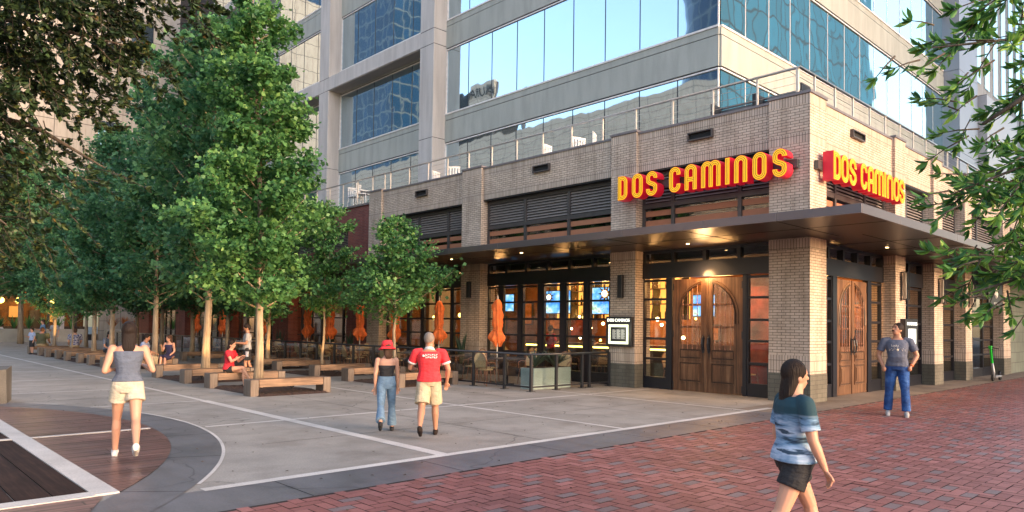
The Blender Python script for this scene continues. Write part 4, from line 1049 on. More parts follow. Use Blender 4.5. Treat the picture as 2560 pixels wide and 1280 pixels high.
# ---------------------------------------------------------------- wall fittings
def sconce(loc, facing, lb, lit=False):
    x, y, z0, z1 = loc; t = thing('wall_sconce', lb, 'wall lamp', (x, y, z0))
    if facing == '-x': MB().bbox(x-.13, x-.02, y-.075, y+.075, z0, z1, .006).build('housing', 'black_metal', t); MB().box(x-.02, x-.001, y-.05, y+.05, z0+.1, z1-.1).build('mount', 'black_metal', t)
    else:
        m = MB()
        for dx in (-.09, .09):
            for dy in (-.18, -.03): m.box(x+dx-.01, x+dx+.01, y+dy-.01, y+dy+.01, z0, z1)
        m.box(x-.1, x+.1, y-.19, y-.02, z0-.02, z0); m.box(x-.1, x+.1, y-.19, y-.02, z1, z1+.02); m.build('frame', 'black_metal', t)
        MB().box(x-.06, x+.06, y-.14, y-.06, z0+.02, z1-.02).build('lens', 'pole_wood', t); MB().box(x-.05, x+.05, y-.02, y-.001, z0+.1, z1-.1).build('mount', 'black_metal', t)
sconce((16, 12.4, 2.47, 3.11), '-x', 'black box sconce above the lit menu board'); sconce((16, 18.95, 2.6, 3.15), '-x', 'black box sconce on the pier behind the spiky plant')
sconce((21.85, 7.1, 2.55, 3.3), '-y', 'open frame sconce above the standing man'); sconce((25.2, 7.1, 2.55, 3.3), '-y', 'open frame sconce on the second street side pier'); sconce((28.5, 7.1, 2.55, 3.3), '-y', 'open frame sconce on the third street side pier')
mb_ = thing('menu_board', 'lit menu board with bulb border on the pier by the doors', 'menu board', (15.99, 12.4, 1.5))
m = MB(); m.bbox(15.87, 15.985, 11.97, 12.86, 1.12, 1.95, .008); m.build('cabinet', 'black_metal', mb_)
m = MB()
for a, b, c, d in ((12.07, 12.76, 1.19, 1.26), (12.07, 12.76, 1.66, 1.73), (12.07, 12.14, 1.26, 1.66), (12.69, 12.76, 1.26, 1.66)): m.box(15.862, 15.868, a, b, c, d)
m.build('light_frame', 'board_glow', mb_)
for y, z in [(12.105+k*.0775, z) for k in range(9) for z in (1.225, 1.695)]+[(y, 1.32+k*.09) for k in range(4) for y in (12.105, 12.725)]: MB().ell((15.858, y, z), (.014,)*3, 8, 5).build('bulb', 'lamp_white', mb_)
text_mesh('DOS CAMINOS', .115, .004, 'letter_glow', mb_, wallM(15.862, 12.415, 1.845, '-x')); 
m = MB(); m.box(15.862, 15.868, 12.18, 12.65, 1.32, 1.60); m.build('menu_sheet', 'grey_metal', mb_)
m = MB()
for c in range(3):
    for k in range(11): m.box(15.858, 15.861, 12.62-c*.155-(.12 if k % 3 else .09), 12.62-c*.155, 1.585-k*.024-.008, 1.585-k*.024)
m.build('menu_text', 'white_plastic', mb_)
lamp_at('menu_board_glow', (15.6, 12.4, 1.5), 3, (1, .95, .7), .3)
mb2 = thing('menu_board', 'lit menu board half hidden behind the standing man', 'menu board', (22, 7.1, 1.5))
m = MB(); m.bbox(21.75, 22.75, 6.95, 7.09, 1.1, 2.0, .008); m.build('cabinet', 'black_metal', mb2); m = MB(); m.box(21.95, 22.55, 6.94, 6.948, 1.25, 1.72); m.build('menu_sheet', 'letter_glow', mb2); text_mesh('DOS CAMINOS', .12, .004, 'letter_glow', mb2, wallM(22.25, 6.945, 1.86, '-y'))
# pick-up sign with crowned figure roundel
ps = thing('hanging_sign', 'black hanging sign with pale round emblem reading PICK UP', 'sign', (30.9, 6.9, 3))
MB().bbox(30.0, 31.9, 6.85, 6.93, 2.55, 3.55, .01).build('panel', 'black_metal', ps)
for x in (30.2, 31.7): MB().tube([(x, 6.89, 3.55), (x, 6.89, 3.76)], .012, 6).build('bracket', 'black_metal', ps)
m = MB(); c = (30.95, 3.18)
def disc(x, z, rx, rz, d=6.838): m.tube([(x, d+.01, z), (x, d, z)], [rx, rx], 20)
ring = [(c[0]+.27*math.cos(a), 6.842, c[1]+.27*math.sin(a)) for a in np.linspace(0, 2*PI, 29)]
m.tube(ring, .012, 5)
disc(c[0], c[1]+.06, .07, .07)
for k in range(5): m.add([(c[0]-.09+k*.045-.02, 6.838, c[1]+.13), (c[0]-.09+k*.045+.02, 6.838, c[1]+.13), (c[0]-.09+k*.045, 6.838, c[1]+.21+(.03 if k == 2 else 0))], [(0, 1, 2)])
for s in (-1, 1):
    for q in range(3): m.tube([(c[0]+s*(.08+q*.045), 6.842, c[1]+.1), (c[0]+s*(.12+q*.045), 6.842, c[1]-.02), (c[0]+s*(.07+q*.04), 6.842, c[1]-.17)], .010, 5)
m.tube([(c[0], 6.842, c[1]), (c[0], 6.842, c[1]-.22)], .03, 6); m.build('emblem', 'white_plastic', ps)
text_mesh('PICK UP', .13, .004, 'white_plastic', ps, wallM(30.95, 6.845, 2.70, '-y'), sx=1.3)
# tiled wall beyond last pier
m = MB(); m.box(34.3, 60, 7.2, 7.45, 0, 3.7); m.build('tiled_wall', 'grey_tile', rest)
# soffit lamps at doors and street; three more added to brighten the patio
for i, (x, y, e, lb) in enumerate(((15.5, 9.97, 85, 'recessed canopy lamp before the big plaza doors'), (19.3, 6.6, 70, 'recessed canopy lamp before the street side doors'), (26.9, 6.3, 12, 'recessed canopy lamp further along the street side'), (14.4, 14.8, 45, 'added canopy lamp brightening the nearest patio table'), (14.4, 18.0, 45, 'added canopy lamp brightening the patio by the pier'), (14.4, 22.5, 45, 'added canopy lamp brightening the far patio tables'))):
    t = thing('ceiling_light', lb, 'lamp', (x, y, 3.76)); MB().tube([(x, y, 3.775), (x, y, 3.76)], .06, 14).build('trim_ring', 'black_metal', t); MB().tube([(x, y, 3.7595), (x, y, 3.757)], .04, 12).build('lens', 'lamp_warm', t)
    o = lamp_at('canopy_spot', (x, y, 3.74), e, (1, .6, .28), .05, 'SPOT', (.35 if i == 0 else 0, .3 if i in (1, 2) else 0, -1), 1.9); o.parent = t; o.location = (0, 0, -.02)
# unseen point light for the warm glow at the door head
lamp_at('door_head_glow', (16.22, 9.97, 3.02), 28, (1, .55, .22), .2)

# ---------------------------------------------------------------- inside the restaurant
bar = thing('back_bar', 'amber lit back bar shelves with bottles seen through the windows', 'bar shelf', (20, 15.5, 0))
m = MB()
for z in (1.95, 2.45, 2.95): m.box(19.6, 20.0, 12.8, 18.6, z-.03, z)
for y in (12.8, 13.9, 15.0, 16.4, 17.5, 18.57): m.box(19.6, 20.0, y, y+.04, 1.92, 3.35)
m.build('shelf', 'table_dark', bar)
m = MB(); m.box(20.02, 20.06, 12.8, 18.6, 1.95, 3.4); m.build('backlight', 'shelf_glow', bar)
m = MB(); m.bbox(18.6, 19.2, 12.6, 18.8, 0, 1.1, .02); m.build('counter', 'table_dark', bar)
m = MB(); m.box(18.58, 18.6, 12.6, 18.8, .95, 1.0); m.build('counter_light', 'lamp_yellow', bar)
simple('bottle_glass', (.10, .04, .01), .15); simple('bottle_clear', (.5, .45, .3), .1)
bt = thing('bottle', 'amber bottle on the back bar shelf', 'bottle', (0, 0, 0), 'bottles on the back bar')
bt2 = None
def bottle(mat):
    m = MB(); m.tube([(0, 0, 0), (0, 0, .2), (0, 0, .25), (0, 0, .34)], [.042, .042, .016, .014], 8); return m.build('bottle', mat, None, smooth=True)
bpy.data.objects.remove(bt)
bA = bottle('bottle_glass'); bB = bottle('bottle_clear'); used = {0: False, 1: False}
for z in (1.95, 2.45, 2.95):
    for k in range(22):
        y = 12.95+k*.26+random.uniform(-.03, .03); w = random.random() < .35; s = bB if w else bA
        o = s if not used[w] else s.copy()
        if used[w]: C.objects.link(o)
        used[w] = True; o.location = (19.72, y, z)
        tag(o, 'clear pale bottle standing on the lit back bar' if w else 'dark amber bottle standing on the lit back bar', 'bottle', 'clear bottles on the back bar' if w else 'amber bottles on the back bar')
def tv(y0, y1, z0, z1, x, lb):
    t = thing('television', lb, 'television', (x, (y0+y1)/2, z0)); MB().bbox(x, x+.06, y0, y1, z0, z1, .005).build('casing', 'black_metal', t); MB().box(x-.004, x-.001, y0+.03, y1-.03, z0+.03, z1-.03).build('screen', 'tv_screen', t)
tv(16.9, 18.3, 2.1, 2.95, 18.9, 'wide television with pale field picture above the bar'); tv(13.95, 15.2, 2.05, 2.95, 18.0, 'blue television behind the star lantern'); tv(20.1, 21.0, 2.2, 2.9, 19.2, 'narrow blue television at the left end of the bar'); tv(11.5, 12.3, 2.0, 2.7, 19.4, 'small television seen through the left door arch')
def star(x, y, z, s, lb):
    m = MB(); vs = []; n = 9
    c = Vector((x, y, z)); R = random.Random(int(y*10))
    for k in range(n):
        a = 2*PI*k/n; tip = c+Vector((0, math.cos(a), math.sin(a)))*s
        p = Vector((0, -math.sin(a), math.cos(a)))*s*.16; q = Vector((1, 0, 0))*s*.16; base = c+Vector((0, math.cos(a), math.sin(a)))*s*.3
        o = [base+p, base+q, base-p, base-q, tip]; m.add(o, [(0, 1, 4), (1, 2, 4), (2, 3, 4), (3, 0, 4)], 'rattan')
    m.ell(c, (s*.33,)*3, 10, 6, 'lamp_warm'); m.tube([c+Vector((0, 0, s*.3)), (x, y, 3.5)], .008, 5, 'black_metal')
    tag(m.build('star_lantern', None), lb, 'lantern', 'star lanterns hanging inside')
star(17.6, 14.3, 2.7, .32, 'large star lantern in front of the blue television'); star(17.9, 17.0, 2.65, .25, 'star lantern over the middle of the bar'); star(18.2, 12.0, 2.4, .25, 'star lantern left of the wooden doors'); star(18.4, 8.9, 2.35, .22, 'star lantern in the window right of the doors')
tag(MB().tube([(19.4, 18.0, 2.7), (19.44, 18.0, 2.7)], .26, 20).build('round_emblem', 'shelf_glow2'), 'round glowing disc on the bar wall left side', 'wall disc'); tag(MB().tube([(19.0, 15.3+.9, 2.65), (19.04, 15.3+.9, 2.65)], .2, 20).build('round_emblem', 'shelf_glow2'), 'round glowing disc on the bar wall between the shelves', 'wall disc')
pic = thing('framed_picture', 'framed picture on the warm wall inside', 'picture', (22.35, 19.5, 2)); MB().box(22.3, 22.38, 19.0, 20.0, 1.2, 2.3).build('frame', 'table_dark', pic); MB().box(22.29, 22.299, 19.1, 19.9, 1.3, 2.2).build('canvas', 'interior_red', pic)
for i, (y, x) in enumerate(((13.5, 18.0), (15.5, 18.0), (17.5, 18.0), (20.3, 18.3), (22.3, 18.3), (24.0, 18.3))):
    t = thing('pendant_lamp', 'yellow pendant lamp number %s from the doors along the ceiling' % ['one', 'two', 'three', 'four', 'five', 'six'][i], 'lamp', (x, y, 2.2), 'yellow pendants inside the restaurant')
    MB().ell((x, y, 1.95 if i % 2 else 2.05), (.07, .07, .085), 10, 7).build('globe', 'lamp_yellow', t); MB().tube([(x, y, 2.1), (x, y, 3.5)], .006, 5).build('cord', 'black_metal', t)
for x, y, z, e in ((18.5, 10.8, 2.9, 30), (19.0, 13.6, 3.2, 26), (19.0, 17.2, 3.2, 26), (21.3, 15.5, 2.6, 55), (19.5, 21.5, 3.0, 50), (20.8, 9.0, 2.5, 40), (24.5, 9.5, 3.0, 40), (29, 9.5, 3, 25)): lamp_at('interior_light', (x, y, z), e*2.0, (1, .47, .15), .3)
for y in (29, 35, 42, 50): lamp_at('interior_light', (19, y, 3), 70, (1, .5, .2), .3)
for x in (8, 12): lamp_at('cafe_light', (x, 68.5, 3.5), 120, (1, .6, .25), .3)
for i in range(7):
    x = 7.2+i*1.15
    tag(MB().ell((x, 67.2, 3.1), (.24, .24, .24), 12, 8).build('globe_lamp', 'lamp_yellow'), 'round yellow lamp, number %s of the cafe row' % ['one', 'two', 'three', 'four', 'five', 'six', 'seven'][i], 'lamp', 'round yellow lamps in the far cafe')
# ---------------------------------------------------------------- rock block, scooter, smoker's pole
m = MB(); R = random.Random(9)
vs = [(-1.2, 15.9, 0), (2.55, 16.95, 0), (2.75, 17.75, 0), (-1.2, 18.0, 0), (-1.2, 15.95, .62), (2.53, 17.0, .66), (2.73, 17.7, .70), (-1.2, 17.9, .66)]
m.add(vs, [(3, 2, 1, 0), (4, 5, 6, 7), (0, 1, 5, 4), (1, 2, 6, 5), (2, 3, 7, 6), (3, 0, 4, 7)]); tag(m.build('stone_block', 'dark_rock'), 'rough dark stone block at the left edge of the plaza', 'stone block')
sc = thing('kick_scooter', 'green and grey electric scooter parked by the pick up door', 'scooter', (29.0, 6.5, 0))
def wheel(x, y): return MB().tube([(x, y-.03, .1), (x, y+.03, .1)], .1, 16)
sx, sy = 28.7, 6.45
MB().tube([(sx+.95, sy-.02, .11), (sx+.95, sy+.04, .11)], .115, 16).build('wheel', 'rubber', sc); MB().tube([(sx, sy-.02, .11), (sx, sy+.04, .11)], .115, 16).build('wheel', 'rubber', sc)
MB().bbox(sx+.12, sx+.82, sy-.08, sy+.08, .12, .18, .02).build('deck', 'scooter_grey', sc)
MB().tube([(sx+.95, sy, .12), (sx+.85, sy, .28), (sx+.78, sy, .2)], .05, 8).build('mudguard', 'black_metal', sc)
MB().tube([(sx, sy, .12), (sx+.06, sy, .3), (sx-.12, sy, .62)], [.045, .05, .042], 10).build('battery_tube', 'scooter_grey', sc, smooth=True)
MB().tube([(sx-.12, sy, .62), (sx-.32, sy, 1.12)], [.04, .035], 10).build('stem', 'scooter_green', sc)
MB().tube([(sx-.36, sy-.25, 1.10), (sx-.33, sy, 1.16), (sx-.36, sy+.25, 1.10)], .016, 8).build('handlebar', 'black_metal', sc)
MB().bbox(sx-.40, sx-.27, sy-.05, sy+.05, 1.1, 1.2, .01).build('display', 'scooter_green', sc)

simple('amber_panel', (.5, .2, .05), .6, var=.5, vs=5)
R = random.Random(21)
for i in range(26):
    y = 12.9+R.random()*5.6; x = 18.3+R.random()*3.5; z = 1.2+R.random()*1.0
    o = MB().ell((0, 0, 0), (.035+R.random()*.03,)*3, 8, 6).build('candle_lamp', 'lamp_warm' if i % 2 else 'lamp_yellow', None); o.location = (x, y, z)
    tag(o, 'tiny warm lamp glinting deep inside the bar', 'lamp', 'tiny warm lamps deep inside the bar')
for i, (x, y) in enumerate(((17.6, 8.9), (17.7, 11.3), (17.4, 13.4), (17.4, 15.0), (17.4, 16.5), (17.4, 17.9), (17.5, 20.2), (17.5, 22.2), (17.5, 24.0))):
    w_ = ['right of the big doors', 'left of the big doors', 'behind the lit menu board pier', 'under the star lantern', 'under the middle windows', 'by the left end of the bar windows', 'behind the spiky plant', 'behind the small cone shaped tree', 'at the far end of the restaurant'][i]
    recopy(t0, (x, y, 0), 0, 'dark indoor table '+w_)['group'] = 'dark tables inside the restaurant'
    for s, nm_ in ((-1, 'near'), (1, 'far')): recopy(c0, (x+.1*s, y+.62*s, 0), PI if s < 0 else 0, 'indoor chair %s side of table %s' % (nm_, w_))['group'] = 'rattan chairs inside the restaurant'
for i, (y, z, w, h) in enumerate(((8.5, 1.6, .7, .9), (10.4, 1.7, .9, .6), (13.3, 1.2, .5, .6), (20.6, 1.5, 1.2, .8), (22.6, 1.7, .8, 1.0), (24.2, 1.4, .7, .7))):
    t = thing('framed_picture', 'amber framed picture on the back wall, %s from the doors' % ['first', 'second', 'third', 'fourth', 'fifth', 'sixth'][i], 'picture', (22.35, y, z)); MB().box(22.32, 22.38, y-w/2, y+w/2, z, z+h).build('frame', 'table_dark', t); MB().box(22.31, 22.319, y-w/2+.06, y+w/2-.06, z+.06, z+h-.06).build('canvas', 'amber_panel', t)

text_mesh('AURA', 2.0, .03, 'louver_dark', b3, Matrix.Translation((-29.95, 79.8, 36.0)) @ Matrix(((0, 0, 1), (1, 0, 0), (0, 1, 0))).to_4x4(), 'sign_lettering')

vs = []; fs = []; R = random.Random(77)
for k in range(260):
    x, y = R.uniform(3, 13.5), R.uniform(7.5, 20) if R.random() < .7 else R.uniform(3, 7); a = R.random()*6.28; s = R.uniform(.015, .035); o = len(vs)
    vs += [(x, y, .012), (x+s*math.cos(a), y+s*math.sin(a), .02), (x+s*1.6*math.cos(a+.5), y+s*1.6*math.sin(a+.5), .013), (x+s*math.cos(a+1.1), y+s*math.sin(a+1.1), .018)]; fs.append((o, o+1, o+2, o+3))
m = MB(); m.add(vs, fs); o = m.build('fallen_leaves', 'bark_dark'); tag(o, 'small dry brown leaves scattered over the plaza paving', 'leaf litter'); o['kind'] = 'stuff'
# ---------------------------------------------------------------- foliage
def leaves_mesh(name, P, A, Bv, rnd, mat, tri=False, fold=.25, Nn=None, six=False):
    # P stem points, A long axis (full length), Bv half-width axis, one bent leaf each
    n = len(P); Nv = np.cross(A, Bv); ln = np.linalg.norm(Nv, axis=1, keepdims=True)+1e-9; Nv = Nv/ln; La = np.linalg.norm(A, axis=1, keepdims=True)
    if six:
        V = np.stack([P, P+A*.3+Bv*.85+Nv*La*.05, P+A*.65+Bv*.9+Nv*La*.03, P+A-Nv*La*.12, P+A*.65-Bv*.9+Nv*La*.03, P+A*.3-Bv*.85+Nv*La*.05, ], 1).reshape(-1, 3)
        k = 6; faces = np.array([[0, 1, 2, 3], [0, 3, 4, 5]])
    else:
        V = np.stack([P, P+A*.62+Bv, P+A-Nv*La*fold, P+A*.62-Bv], 1).reshape(-1, 3); k = 4; faces = np.array([[0, 1, 2, 3]])
    nf = len(faces)
    idx = (np.arange(n)[:, None, None]*k+faces[None]).reshape(-1)
    me = bpy.data.meshes.new(name); me.vertices.add(len(V)); me.vertices.foreach_set('co', V.astype(np.float32).ravel())
    me.loops.add(len(idx)); me.loops.foreach_set('vertex_index', idx.astype(np.int32)); me.polygons.add(n*nf)
    me.polygons.foreach_set('loop_start', np.arange(n*nf, dtype=np.int32)*4); me.update(calc_edges=True)
    at = me.attributes.new('rnd', 'FLOAT', 'FACE'); at.data.foreach_set('value', np.repeat(rnd, nf).astype(np.float32))
    me.materials.append(MATS[mat]); return me
def norm(a): return a/(np.linalg.norm(a, axis=1, keepdims=True)+1e-9)
def tree(H, z0, prof, nbr, nleaf, size, mat, seed, lean=(0, 0), elev=(10, 38), trunk_r=.1, sub=3, tex='bark'):
    g = np.random.default_rng(seed)
    def axis(z): t = z/H; return np.array([lean[0]*t**2, lean[1]*t**2, z])
    zs = np.array([p[0] for p in prof]); rs = np.array([p[1] for p in prof])
    m = MB()
    pts = [tuple(axis(H*k/10)+np.array([g.normal(0, .02), g.normal(0, .02), 0])*(k > 0)) for k in range(11)]
    m.tube(pts, [trunk_r*(1.25 if k == 0 else 1)*(1-.085*k) for k in range(11)], 10)
    segs = []
    for i in range(nbr):
        z = z0+(H*.97-z0)*((i+g.random())/nbr)
        az = i*2.399+g.normal(0, .3); L = np.interp(z, zs, rs)*(.6+.7*g.random())
        el = math.radians(g.uniform(*elev)+25*(z/H)**2)
        d = np.array([math.cos(az)*math.cos(el), math.sin(az)*math.cos(el), math.sin(el)])
        b = axis(z-.12*L); e = b+d*L+np.array([0, 0, .10*L]); mid = b+d*L*.5
        segs.append((b, mid, e, L))
        m.tube([tuple(b), tuple(mid), tuple(e)], [trunk_r*.26*(1-.5*z/H)+.004, trunk_r*.14+.003, .004], 5)
        for q in range(sub):
            t = g.uniform(.3, .9); s0 = b+(e-b)*t; a2 = az+g.choice([-1, 1])*g.uniform(.5, 1.2); l2 = L*g.uniform(.25, .45)
            d2 = np.array([math.cos(a2), math.sin(a2), g.uniform(.1, .6)]); e2 = s0+d2*l2; segs.append((s0, (s0+e2)/2, e2, l2))
            m.tube([tuple(s0), tuple(e2)], [.008, .003], 4)
    trunk = m
    Ls = np.array([s[3] for s in segs]); w = Ls/Ls.sum(); pick = g.choice(len(segs), nleaf, p=w)
    B0 = np.array([s[0] for s in segs])[pick]; E0 = np.array([s[2] for s in segs])[pick]; L0 = Ls[pick][:, None]
    t = g.random((nleaf, 1))**.6; P = B0+(E0-B0)*t
    # leaves sit in small tufts
    tuft = g.normal(0, 1, (nleaf//5+1, 3))[g.integers(0, nleaf//5+1, nleaf)]
    P = P+g.normal(0, 1, (nleaf, 3))*np.array([.075, .075, .06])+tuft*np.array([.05, .05, .035])*(.6+1.5*L0)
    out = norm(P-np.stack([np.zeros(nleaf), np.zeros(nleaf), P[:, 2]-.3], 1))
    A = norm(g.normal(0, 1, (nleaf, 3))*.9+out*.6+np.array([0, 0, -.35])); up = norm(g.normal(0, .55, (nleaf, 3))+np.array([0, 0, .8])+out*.45)
    Bv = norm(np.cross(A, up)); s = size*(.6+.7*g.random((nleaf, 1)))
    rnd = np.clip(g.normal(.42, .2, nleaf)+.18*(np.sin(P[:, 0]*3+seed)*np.cos(P[:, 2]*2.3)), 0, 1)
    cm = leaves_mesh('crown', P, A*s, Bv*s*.52, rnd, mat)
    return trunk, cm, tex
def place_tree(t, loc, label, rz=0, sc=1, name='ginkgo_tree', group=None):
    trunk, cm, tex = t
    r = thing(name, label, 'tree', (0, 0, 0), group)
    if not hasattr(trunk, 'mesh'): o = trunk.build('trunk', tex, r, smooth=True); trunk.mesh = o.data
    else: o = bpy.data.objects.new('trunk', trunk.mesh); C.objects.link(o); o.parent = r
    c = bpy.data.objects.new('crown', cm); C.objects.link(c); c.parent = r
    r.location = loc; r.rotation_euler = (0, 0, rz); r.scale = (sc,)*3 if not hasattr(sc, '__len__') else sc
    return r
big = tree(9.8, 2.05, [(2, 1.75), (3.2, 1.85), (4.6, 1.75), (6.2, 1.45), (7.8, 1.15), (9, .7), (9.8, .3)], 62, 30000, .11, 'leaf_ginkgo', 11, (-.30, .2), trunk_r=.105)
place_tree(big, (7.76, 17.3, 0), 'tallest tree with thick pale trunk behind the nearest bench', .4)
bg1 = tree(9.2, 1.95, [(2, 1.7), (3.5, 2.0), (5.5, 1.8), (7.5, 1.3), (9.2, .4)], 66, 20000, .125, 'leaf_cool', 12, (.1, .1), trunk_r=.105)
bg2 = tree(8.4, 2.0, [(2, 1.6), (3.5, 2.1), (5.5, 1.9), (7, 1.3), (8.4, .4)], 60, 17000, .13, 'leaf_cool', 13, (-.2, 0), trunk_r=.10)
G_ = 'plaza trees with pale trunks'
place_tree(bg1, (8.0, 21.4, 0), 'tree with pale straight trunk left of the woman in red', 0, (1.1, 1.1, 1.14), group=G_)
place_tree(bg2, (8.45, 27.4, 0), 'tree whose speckled trunk stands behind the man in blue', 1, 1.08, group=G_)
place_tree(bg1, (8.0, 31.0, 0), 'tree directly behind the walking woman', 2.2, 1.0, group=G_)
place_tree(bg2, (8.0, 33.6, 0), 'tree with brownish trunk left of the walking woman', 3.1, .95, group=G_)
place_tree(bg2, (8.0, 40.9, 0), 'tree with yellow lit trunk in the left row', 4.4, (.8, .8, .85), group=G_)
place_tree(bg1, (11.8, 25.5, 0), 'tree just right of the tallest trunk', 1.5, .8, group=G_)
place_tree(bg2, (11.9, 29.5, 0), 'tree behind the standing drinker', 2.5, .9, group=G_)
place_tree(bg1, (11.9, 33.5, 0), 'tree in the fence side row, sixth from the front', 5, .95, group=G_)
place_tree(bg2, (11.9, 37.6, 0), 'tree behind the fence side benches near the couple talking', .5, 1, group=G_)
place_tree(bg1, (11.9, 41.5, 0), 'tree standing before the stone wall', 3.7, .95, group=G_)
place_tree(bg2, (11.0, 48, 0), 'far tree in front of the panelled building', 2.9, 1.0, group=G_)
place_tree(bg1, (9.3, 57.5, 0), 'far tree by the cafe planter', 2.9, (1.6, 1.6, 1.45), group=G_)
place_tree(bg2, (6.9, 50.5, 0), 'far tree at the left edge before the beige building', 1.2, (1.3, 1.3, 1.35), group=G_)
sm1 = tree(5.75, 1.9, [(1.8, 1.1), (2.6, 1.25), (3.6, 1.0), (5, .6), (5.75, .2)], 34, 7500, .10, 'leaf_ginkgo', 21, (.05, 0), (5, 30), .05, 2)
place_tree(sm1, (11.9, 21.6, 0), 'young tree with thin tan trunk rising from the bench', .9)
sm2 = tree(4.85, 1.85, [(1.8, 1.65), (2.4, 1.8), (3.2, 1.2), (4.2, .6), (4.85, .2)], 34, 8500, .10, 'leaf_ginkgo', 22, (0, 0), (8, 26), .06, 2)
place_tree(sm2, (12.17, 17.85, 0), 'small cone shaped tree above the red bucket hat', 2.1)
sm3 = tree(4.4, 1.5, [(1.5, .9), (2.6, 1.5), (3.6, 1.2), (4.4, .3)], 26, 2600, .10, 'leaf_ginkgo', 23, (0, 0), (20, 50), .045, 3)
place_tree(sm3, (8.0, 37.4, 0), 'sapling with bare pale twigs between the left benches', 0)
# near trees that overhang the frame: positions in metres (right of, ahead of the viewpoint, height)
fh = Vector((math.cos(.8113515732), math.sin(.8113515732), 0))
def at(lat, fw, z): v = r0*lat+fh*fw; return np.array([v.x, v.y, z])
def inpoly(x, y, poly):
    c = False; j = len(poly)-1
    for i in range(len(poly)):
        if ((poly[i][1] > y) != (poly[j][1] > y)) and (x < (poly[j][0]-poly[i][0])*(y-poly[i][1])/(poly[j][1]-poly[i][1])+poly[i][0]): c = not c
        j = i
    return c
def spray(m, g, c, d, L, nl, size, wid, droop, whorl):
    # one twig with its leaves; returns arrays
    d = d/np.linalg.norm(d); e = c+d*L+np.array([0, 0, -droop*L]); mid = (c+e)/2+np.array([0, 0, .04*L])
    m.tube([tuple(c), tuple(mid), tuple(e)], [.006, .004, .002], 4)
    t = g.random((nl, 1)); t = np.where(g.random((nl, 1)) < whorl, 1-.12*t, .1+.9*t)
    P = c+(e-c)*t
    side = norm(np.cross(np.tile(d, (nl, 1)), g.normal(0, 1, (nl, 3))))
    A = norm(side*.85+d*(.5+.6*t)+np.array([0, 0, -.25])); up = norm(g.normal(0, .5, (nl, 3))+np.array([0, 0, 1])); Bv = norm(np.cross(A, up))
    s = size*(.65+.5*g.random((nl, 1)))
    return P, A*s, Bv*s*wid, g.random(nl)*.5
# left: evergreen oak hanging in from outside the frame
g = np.random.default_rng(5)
poly = [(-7.5, 6.2), (-3.6, 6.2), (-3.85, 5.25), (-4.2, 5.0), (-4.5, 4.6), (-4.85, 4.2), (-5.05, 3.6), (-5.15, 3.1), (-5.4, 2.7), (-5.9, 2.3), (-7.5, 2.2)]
m = MB(); out = [[], [], [], []]; cents = []
base = at(-9.5, 7.5, 0)
m.tube([tuple(base), tuple(at(-9.3, 7.5, 2.6)), tuple(at(-8.8, 7.6, 5)), tuple(at(-8, 7.8, 8))], [.32, .26, .2, .1], 12)
limbs = [[(-8.9, 7.6, 4.6), (-7, 7.9, 5.4), (-5, 7.9, 5.6), (-3.6, 7.8, 5.35)], [(-9, 7.6, 4.2), (-7, 7.6, 4.9), (-5.4, 7.7, 4.9), (-4.2, 7.6, 4.6)], [(-9.1, 7.5, 3.6), (-7, 8.2, 4.2), (-5.6, 8.3, 3.9), (-4.7, 8.2, 3.4)],
         [(-9.2, 7.5, 3.2), (-7.2, 7.2, 3.6), (-6, 7.2, 3.2), (-5.1, 7.2, 2.6)], [(-9, 7.6, 5), (-7, 8.4, 6.3), (-5, 8.5, 6.3), (-4.0, 8.5, 5.9)]]
for lb in limbs: m.tube([tuple(at(*q)) for q in lb], [.09, .05, .03, .008], 7)
k = 0
while k < 760:
    x, z = g.uniform(-7.0, -3.2), g.uniform(2.0, 6.1)
    if not inpoly(x, z, poly): continue
    dens = 1.0 if (z > 4.2 or x < -6) else .55
    if math.sin(x*5.1+1)*math.cos(z*4.3) > .62 or g.random() > dens: continue
    k += 1
    c = at(x, g.uniform(6.7, 8.8), z); d = np.array(list(r0*g.uniform(.2, 1)+fh*g.normal(0, .5)))+np.array([0, 0, g.uniform(-.9, .2)])
    for q in range(2):
        P, A, B_, R_ = spray(m, g, c+g.normal(0, .09, 3), d+g.normal(0, .35, 3), g.uniform(.25, .45), 36, .075, .27, .35, .3)
        for a_, b_ in zip(out, (P, A, B_, R_)): a_.append(b_)
# join every spray back to a limb with a thin shoot
oak = thing('oak_tree', 'dark evergreen oak overhanging the top left corner', 'tree', tuple(base), None)
rndv = np.concatenate(out[3])*2
cm = leaves_mesh('crown', np.concatenate(out[0])-base, np.concatenate(out[1]), np.concatenate(out[2]), rndv, 'leaf_oak_dark', six=True)
m.build('trunk', 'bark_dark', oak, smooth=True); o = bpy.data.objects.new('crown', cm); C.objects.link(o); o.parent = oak
